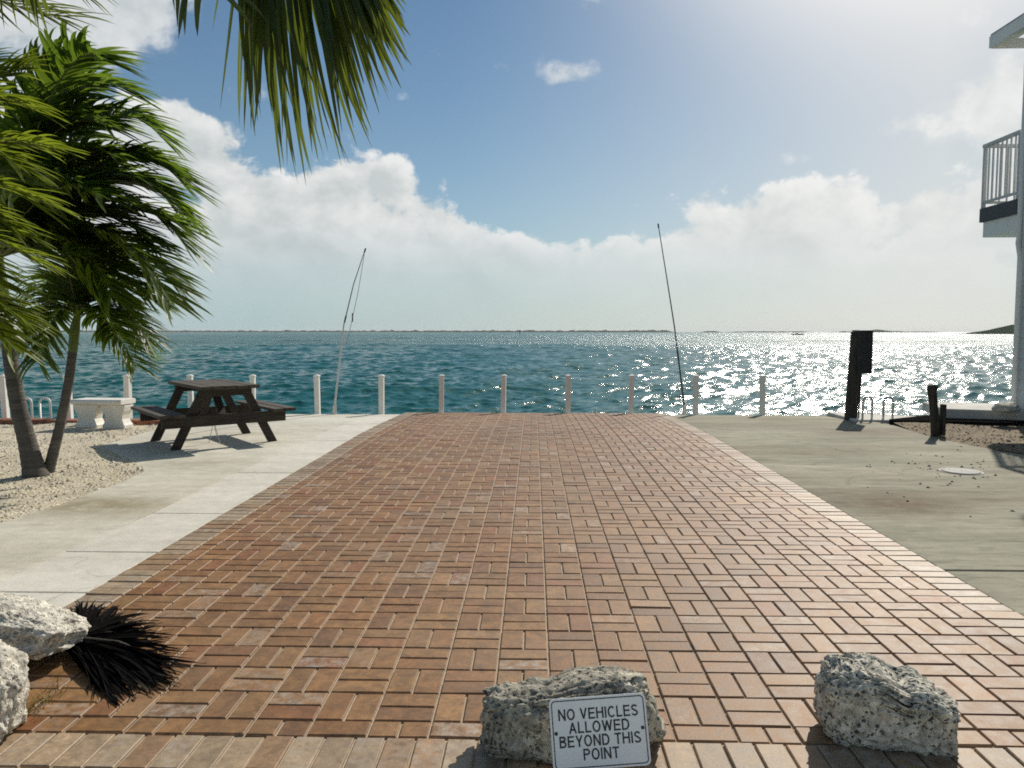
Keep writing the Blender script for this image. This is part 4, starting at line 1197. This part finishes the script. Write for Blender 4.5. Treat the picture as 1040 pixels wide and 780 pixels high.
# ---------------------------------------------------------------- house at the right edge
def house():
    Xw, Yc = 7.52, 12.0                       # left wall plane and seaward corner
    root = empty('house', (Xw, Yc, 0))
    zt = 6.25
    m = MB(); z = .0
    while z < zt - .01:                        # lap siding: each board leans out at its foot
        z2 = min(z + .16, zt)
        m.add([(.0, -8, z), (.0, -.10, z), (.022, -.10, z2), (.022, -8, z2), (.022, -8, z), (.022, -.10, z)], [(0,1,2,3), (0,4,5,1)])
        z = z2
    m.box((.024, -8, -.1), (7.0, -.12, zt))
    m.build('wall', M['siding'], root)
    m = MB(); m.box((-.02, -.10, -.05), (.13, .02, zt)); m.build('corner_trim', M['trim'], root, bevel=.004)
    # balcony on the seaward side
    zb = at(1000, 212, 12.6).z
    bal = MB(); bal.box((-.02, .025, zb - .42), (4.5, .95, zb - .17)); b_ = bal.build('balcony', M['trim'], root)
    d = MB(); d.box((-.06, .022, zb - .168), (4.5, 1.0, zb + .06)); d.build('deck_edge', M['fascia'], b_)
    r = MB(); ht = 1.06
    for y in (.06, .97): r.box((-.045, y - .025, zb - .16), (.005, y + .025, zb + ht))
    r.box((-.055, .04, zb + ht), (.015, 1.0, zb + ht + .05)); r.box((-.035, .05, zb + .14), (-.005, .97, zb + .18))
    for k in range(7):
        y = .06 + .91 * (k + 1) / 8; r.box((-.032, y - .010, zb + .18), (-.010, y + .010, zb + ht))
    r.box((-.05, .95, zb + ht + .001), (4.4, 1.01, zb + ht + .052)); r.box((-.01, .96, zb + .14), (4.4, .99, zb + .18))
    for k in range(34): r.box((.1 + k * .125, .965, zb + .18), (.12 + k * .125, .985, zb + ht))
    r.build('railing', M['rail'], b_)
    # roof
    ze = at(1006, 36, 12.4).z
    m = MB(); e0 = -.22
    m.add([(e0, .62, ze + .04), (3.6, .62, ze + 1.7), (3.6, -9, ze + 1.7), (e0, -9, ze + .04), (e0, .62, ze + .10), (3.6, .62, ze + 1.76), (3.6, -9, ze + 1.76), (e0, -9, ze + .10)],
          [(0,1,2,3), (7,6,5,4), (0,4,5,1), (1,5,6,2), (2,6,7,3), (3,7,4,0)])
    m.add([(7.4, .62, ze + .04), (3.6, .62, ze + 1.7), (3.6, -9, ze + 1.7), (7.4, -9, ze + .04)], [(0,1,2,3)])
    rf = m.build('roof', M['roofing'], root)
    m = MB(); m.box((e0 - .02, -9, ze - .12), (e0 + .03, .62, ze + .06)); m.box((e0 + .032, .59, ze - .12), (7.4, .63, ze + .03)); m.build('fascia', M['trim'], rf)
    m = MB(); m.box((e0 + .032, -9, ze - .075), (.02, .585, ze - .05)); m.build('soffit', M['white'], rf)
    # downspout with its swan neck
    m = MB(); x = -.055
    m.tube([(x, -.06, ze - .1), (x, -.06, zb - .55), (x - .01, -.06, zb - .62), (x + .05, -.06, zb - .95), (x + .055, -.06, zb - 1.05), (x + .05, -.06, .12)], .036, 10); m.build('downspout', M['trim'], root, smooth=True)
    m = MB(); m.box((-.03, -.13, -.1), (.16, .05, .22)); m.build('corner_footing', M['wall'], root, bevel=.01)
    tag(root, 'pale two storey house at the right edge with railed balcony and overhanging roof', 'house')
house()

# ---------------------------------------------------------------- small ground things
c = gp(976, 478.5)
root = empty('utility_cover', (c.x, c.y, -.003))
m = MB(); k = 40
m.add([(.165 * math.cos(6.2832*i/k), .165 * math.sin(6.2832*i/k), .009) for i in range(k)] + [(.171 * math.cos(6.2832*i/k), .171 * math.sin(6.2832*i/k), .0) for i in range(k)], [tuple(range(k))] + [(i, (i+1) % k, k + (i+1) % k, k + i) for i in range(k)])
m.build('lid', M['cover'], root)
m = MB()
m.add([(r * math.cos(6.2832*i/k), r * math.sin(6.2832*i/k), z) for r, z in ((.174, .001), (.195, .004)) for i in range(k)], [(i, (i+1) % k, k + (i+1) % k, k + i) for i in range(k)])
m.build('rim', M['wall'], root)
tag(root, 'round pale metal utility cover set in the stained concrete', 'utility cover')
# crumbs of gravel strewn over the right apron
random.seed(8); m = MB()
for i in range(90):
    px, py = random.uniform(880, 1040), random.gauss(478, 20)
    if i < 40: px, py = random.uniform(930, 1000), random.gauss(476, 7)
    p = gp(px, py); p.z = -.003
    if p.y < 4.1 or py < 452: continue
    r = random.uniform(.006, .020); n = 5; a = random.random() * 6
    vs = [p + Vector((math.cos(a + q * 1.2566) * r * random.uniform(.7, 1.2), math.sin(a + q * 1.2566) * r * random.uniform(.7, 1.2), 0)) for q in range(n)] + [p + Vector((0, 0, r * random.uniform(.5, .9)))]
    m.add(vs, [(q, (q + 1) % n, n) for q in range(n)], random.randrange(3))
tag(m.build('strewn_gravel', peb_r), kind='stuff')

random.seed(17); m = MB(); b = gp(40, 716)
for i in range(90):
    p = Vector((random.gauss(0, .022), random.gauss(0, .07), 0)); hgt = random.uniform(.015, .055)
    q = p + Vector((random.gauss(.012, .015), random.gauss(0, .015), hgt)); w = Vector((random.gauss(0, 1), random.gauss(0, 1), 0)).normalized() * .0022
    m.add([p - w, p + w, q], [(0, 1, 2)])
o = m.build('grass_tuft', simple('dry grass', (0.30, 0.24, 0.07), (0.20, 0.19, 0.05), 30, .8)); o.location = (b.x, b.y, -.002)
o.data.update(); tag(o, 'small dry yellow grass tuft in the brick joints beside the corner boulder', 'grass', kind='stuff')

# ---------------------------------------------------------------- far boat and channel marker
def boat():
    Yd = 520.0
    p = at(810, 340, Yd); root = empty('motor_boat', (p.x, Yd, WZ))
    m = MB(); L = 8.2; st = []
    for i in range(9):
        u = i / 8; x = -L/2 + L * u; w = 1.15 * (1 - max(0, (u - .55) / .45) ** 2) + .02; sh = .62 + .5 * max(0, u - .4)
        st.append([(x, -w, sh), (x, -w * .75, 0), (x, 0, -.15), (x, w * .75, 0), (x, w, sh)])
    vs = [q for s in st for q in s]; fs = []
    for i in range(8):
        for k in range(4): fs.append((i*5 + k, (i+1)*5 + k, (i+1)*5 + k + 1, i*5 + k + 1))
        fs.append((i*5 + 4, (i+1)*5 + 4, (i+1)*5, i*5))
    fs += [(0,1,2,3,4), tuple(40 + k for k in range(5))[::-1]]
    m.add(vs, fs); m.build('hull', M['boat'], root)
    m = MB(); m.box((-4.35, -.22, -.1), (-4.1, .22, 1.1)); m.build('outboard_motor', M['black'], root, bevel=.05)
    m = MB(); m.box((-.5, -.45, .6), (.2, .45, 1.35)); m.build('console', M['boat'], root, bevel=.05)
    tag(root, 'small dark motor boat far out on the glittering water', 'boat')
    for dx, sit, lab in ((-.95, False, 'person in dark clothes standing behind the far boat console'), (-2.6, True, 'person in dark clothes sitting at the stern of the far boat')):
        r = empty('person', (p.x + dx, Yd, WZ + (.35 if not sit else .20)))
        me = bpy.data.meshes.new('body'); bm = bmesh.new()
        hz = .85 if not sit else .45
        pts = {'pel': (0, 0, hz), 'chest': (.03, 0, hz + .42), 'neck': (.04, 0, hz + .56), 'head': (.06, 0, hz + .74),
               'hl': (0, .1, hz - .03), 'hr': (0, -.1, hz - .03), 'kl': (.05 if not sit else .42, .12, hz - .42 if not sit else hz), 'kr': (.05 if not sit else .42, -.12, hz - .42 if not sit else hz),
               'fl': (0 if not sit else .44, .12, 0), 'fr': (0 if not sit else .44, -.12, 0), 'sl': (.03, .2, hz + .46), 'sr': (.03, -.2, hz + .46), 'el': (.12, .25, hz + .2), 'er': (.12, -.25, hz + .2), 'wl': (.36, .18, hz + .22), 'wr': (.36, -.18, hz + .22)}
        rad = {'pel': .15, 'chest': .16, 'neck': .06, 'head': .105, 'hl': .10, 'hr': .10, 'kl': .07, 'kr': .07, 'fl': .05, 'fr': .05, 'sl': .07, 'sr': .07, 'el': .05, 'er': .05, 'wl': .04, 'wr': .04}
        names = list(pts); V = {k: bm.verts.new(pts[k]) for k in names}
        for a, b in (('pel','chest'),('chest','neck'),('neck','head'),('pel','hl'),('pel','hr'),('hl','kl'),('hr','kr'),('kl','fl'),('kr','fr'),('chest','sl'),('chest','sr'),('sl','el'),('sr','er'),('el','wl'),('er','wr')): bm.edges.new((V[a], V[b]))
        bm.to_mesh(me); bm.free(); me.materials.append(M['cloth'])
        o = bpy.data.objects.new('body', me); col.objects.link(o); o.parent = r
        o.modifiers.new('skin', 'SKIN'); o.modifiers.new('sub', 'SUBSURF').render_levels = 1
        for i, k in enumerate(names): me.skin_vertices[0].data[i].radius = (rad[k],) * 2
        me.skin_vertices[0].data[0].use_root = True
        tag(r, lab, 'person')
boat()
p = at(528, 338, 620)
root = empty('channel_marker', (p.x, 620, WZ))
m = MB(); m.tube([(0, 0, -1), (0, 0, 3.4)], .28, 10); m.build('pile', M['pile'], root)
m = MB(); m.box((-.55, -.34, 2.3), (.55, -.29, 3.5)); m.build('board', M['pole_grey'], root)
tag(root, 'tiny dark channel marker post standing far out in the water', 'channel marker')

# ---------------------------------------------------------------- damp sea air
m_, t_ = new_mat('damp sea air')
pv = t_.n('ShaderNodeVolumePrincipled', Color=rgb(0.93, 0.95, 0.96), Density=0.6e-4, Anisotropy=0.2)
oo = t_.n('ShaderNodeOutputMaterial'); t_.nt.links.new(pv.outputs[0], oo.inputs['Volume'])
m = MB(); m.box((-16000, -40, WZ - 1.9), (16000, 12500, 22))
tag(m.build('haze', m_), kind='stuff')

# ---------------------------------------------------------------- render settings
sc.render.engine = 'CYCLES'
sc.view_settings.view_transform = 'Standard'
sc.view_settings.look = 'None'
sc.view_settings.exposure = 0.0
sc.view_settings.gamma = 1.0
sc.view_settings.use_curve_mapping = False
sc.cycles.use_denoising = False      # keeps the sparkle of the sea
sc.cycles.filter_width = 1.8
sc.cycles.sample_clamp_indirect = 8
sc.cycles.max_bounces = 6
sc.cycles.transparent_max_bounces = 8
sc.render.resolution_x, sc.render.resolution_y = 1024, 768
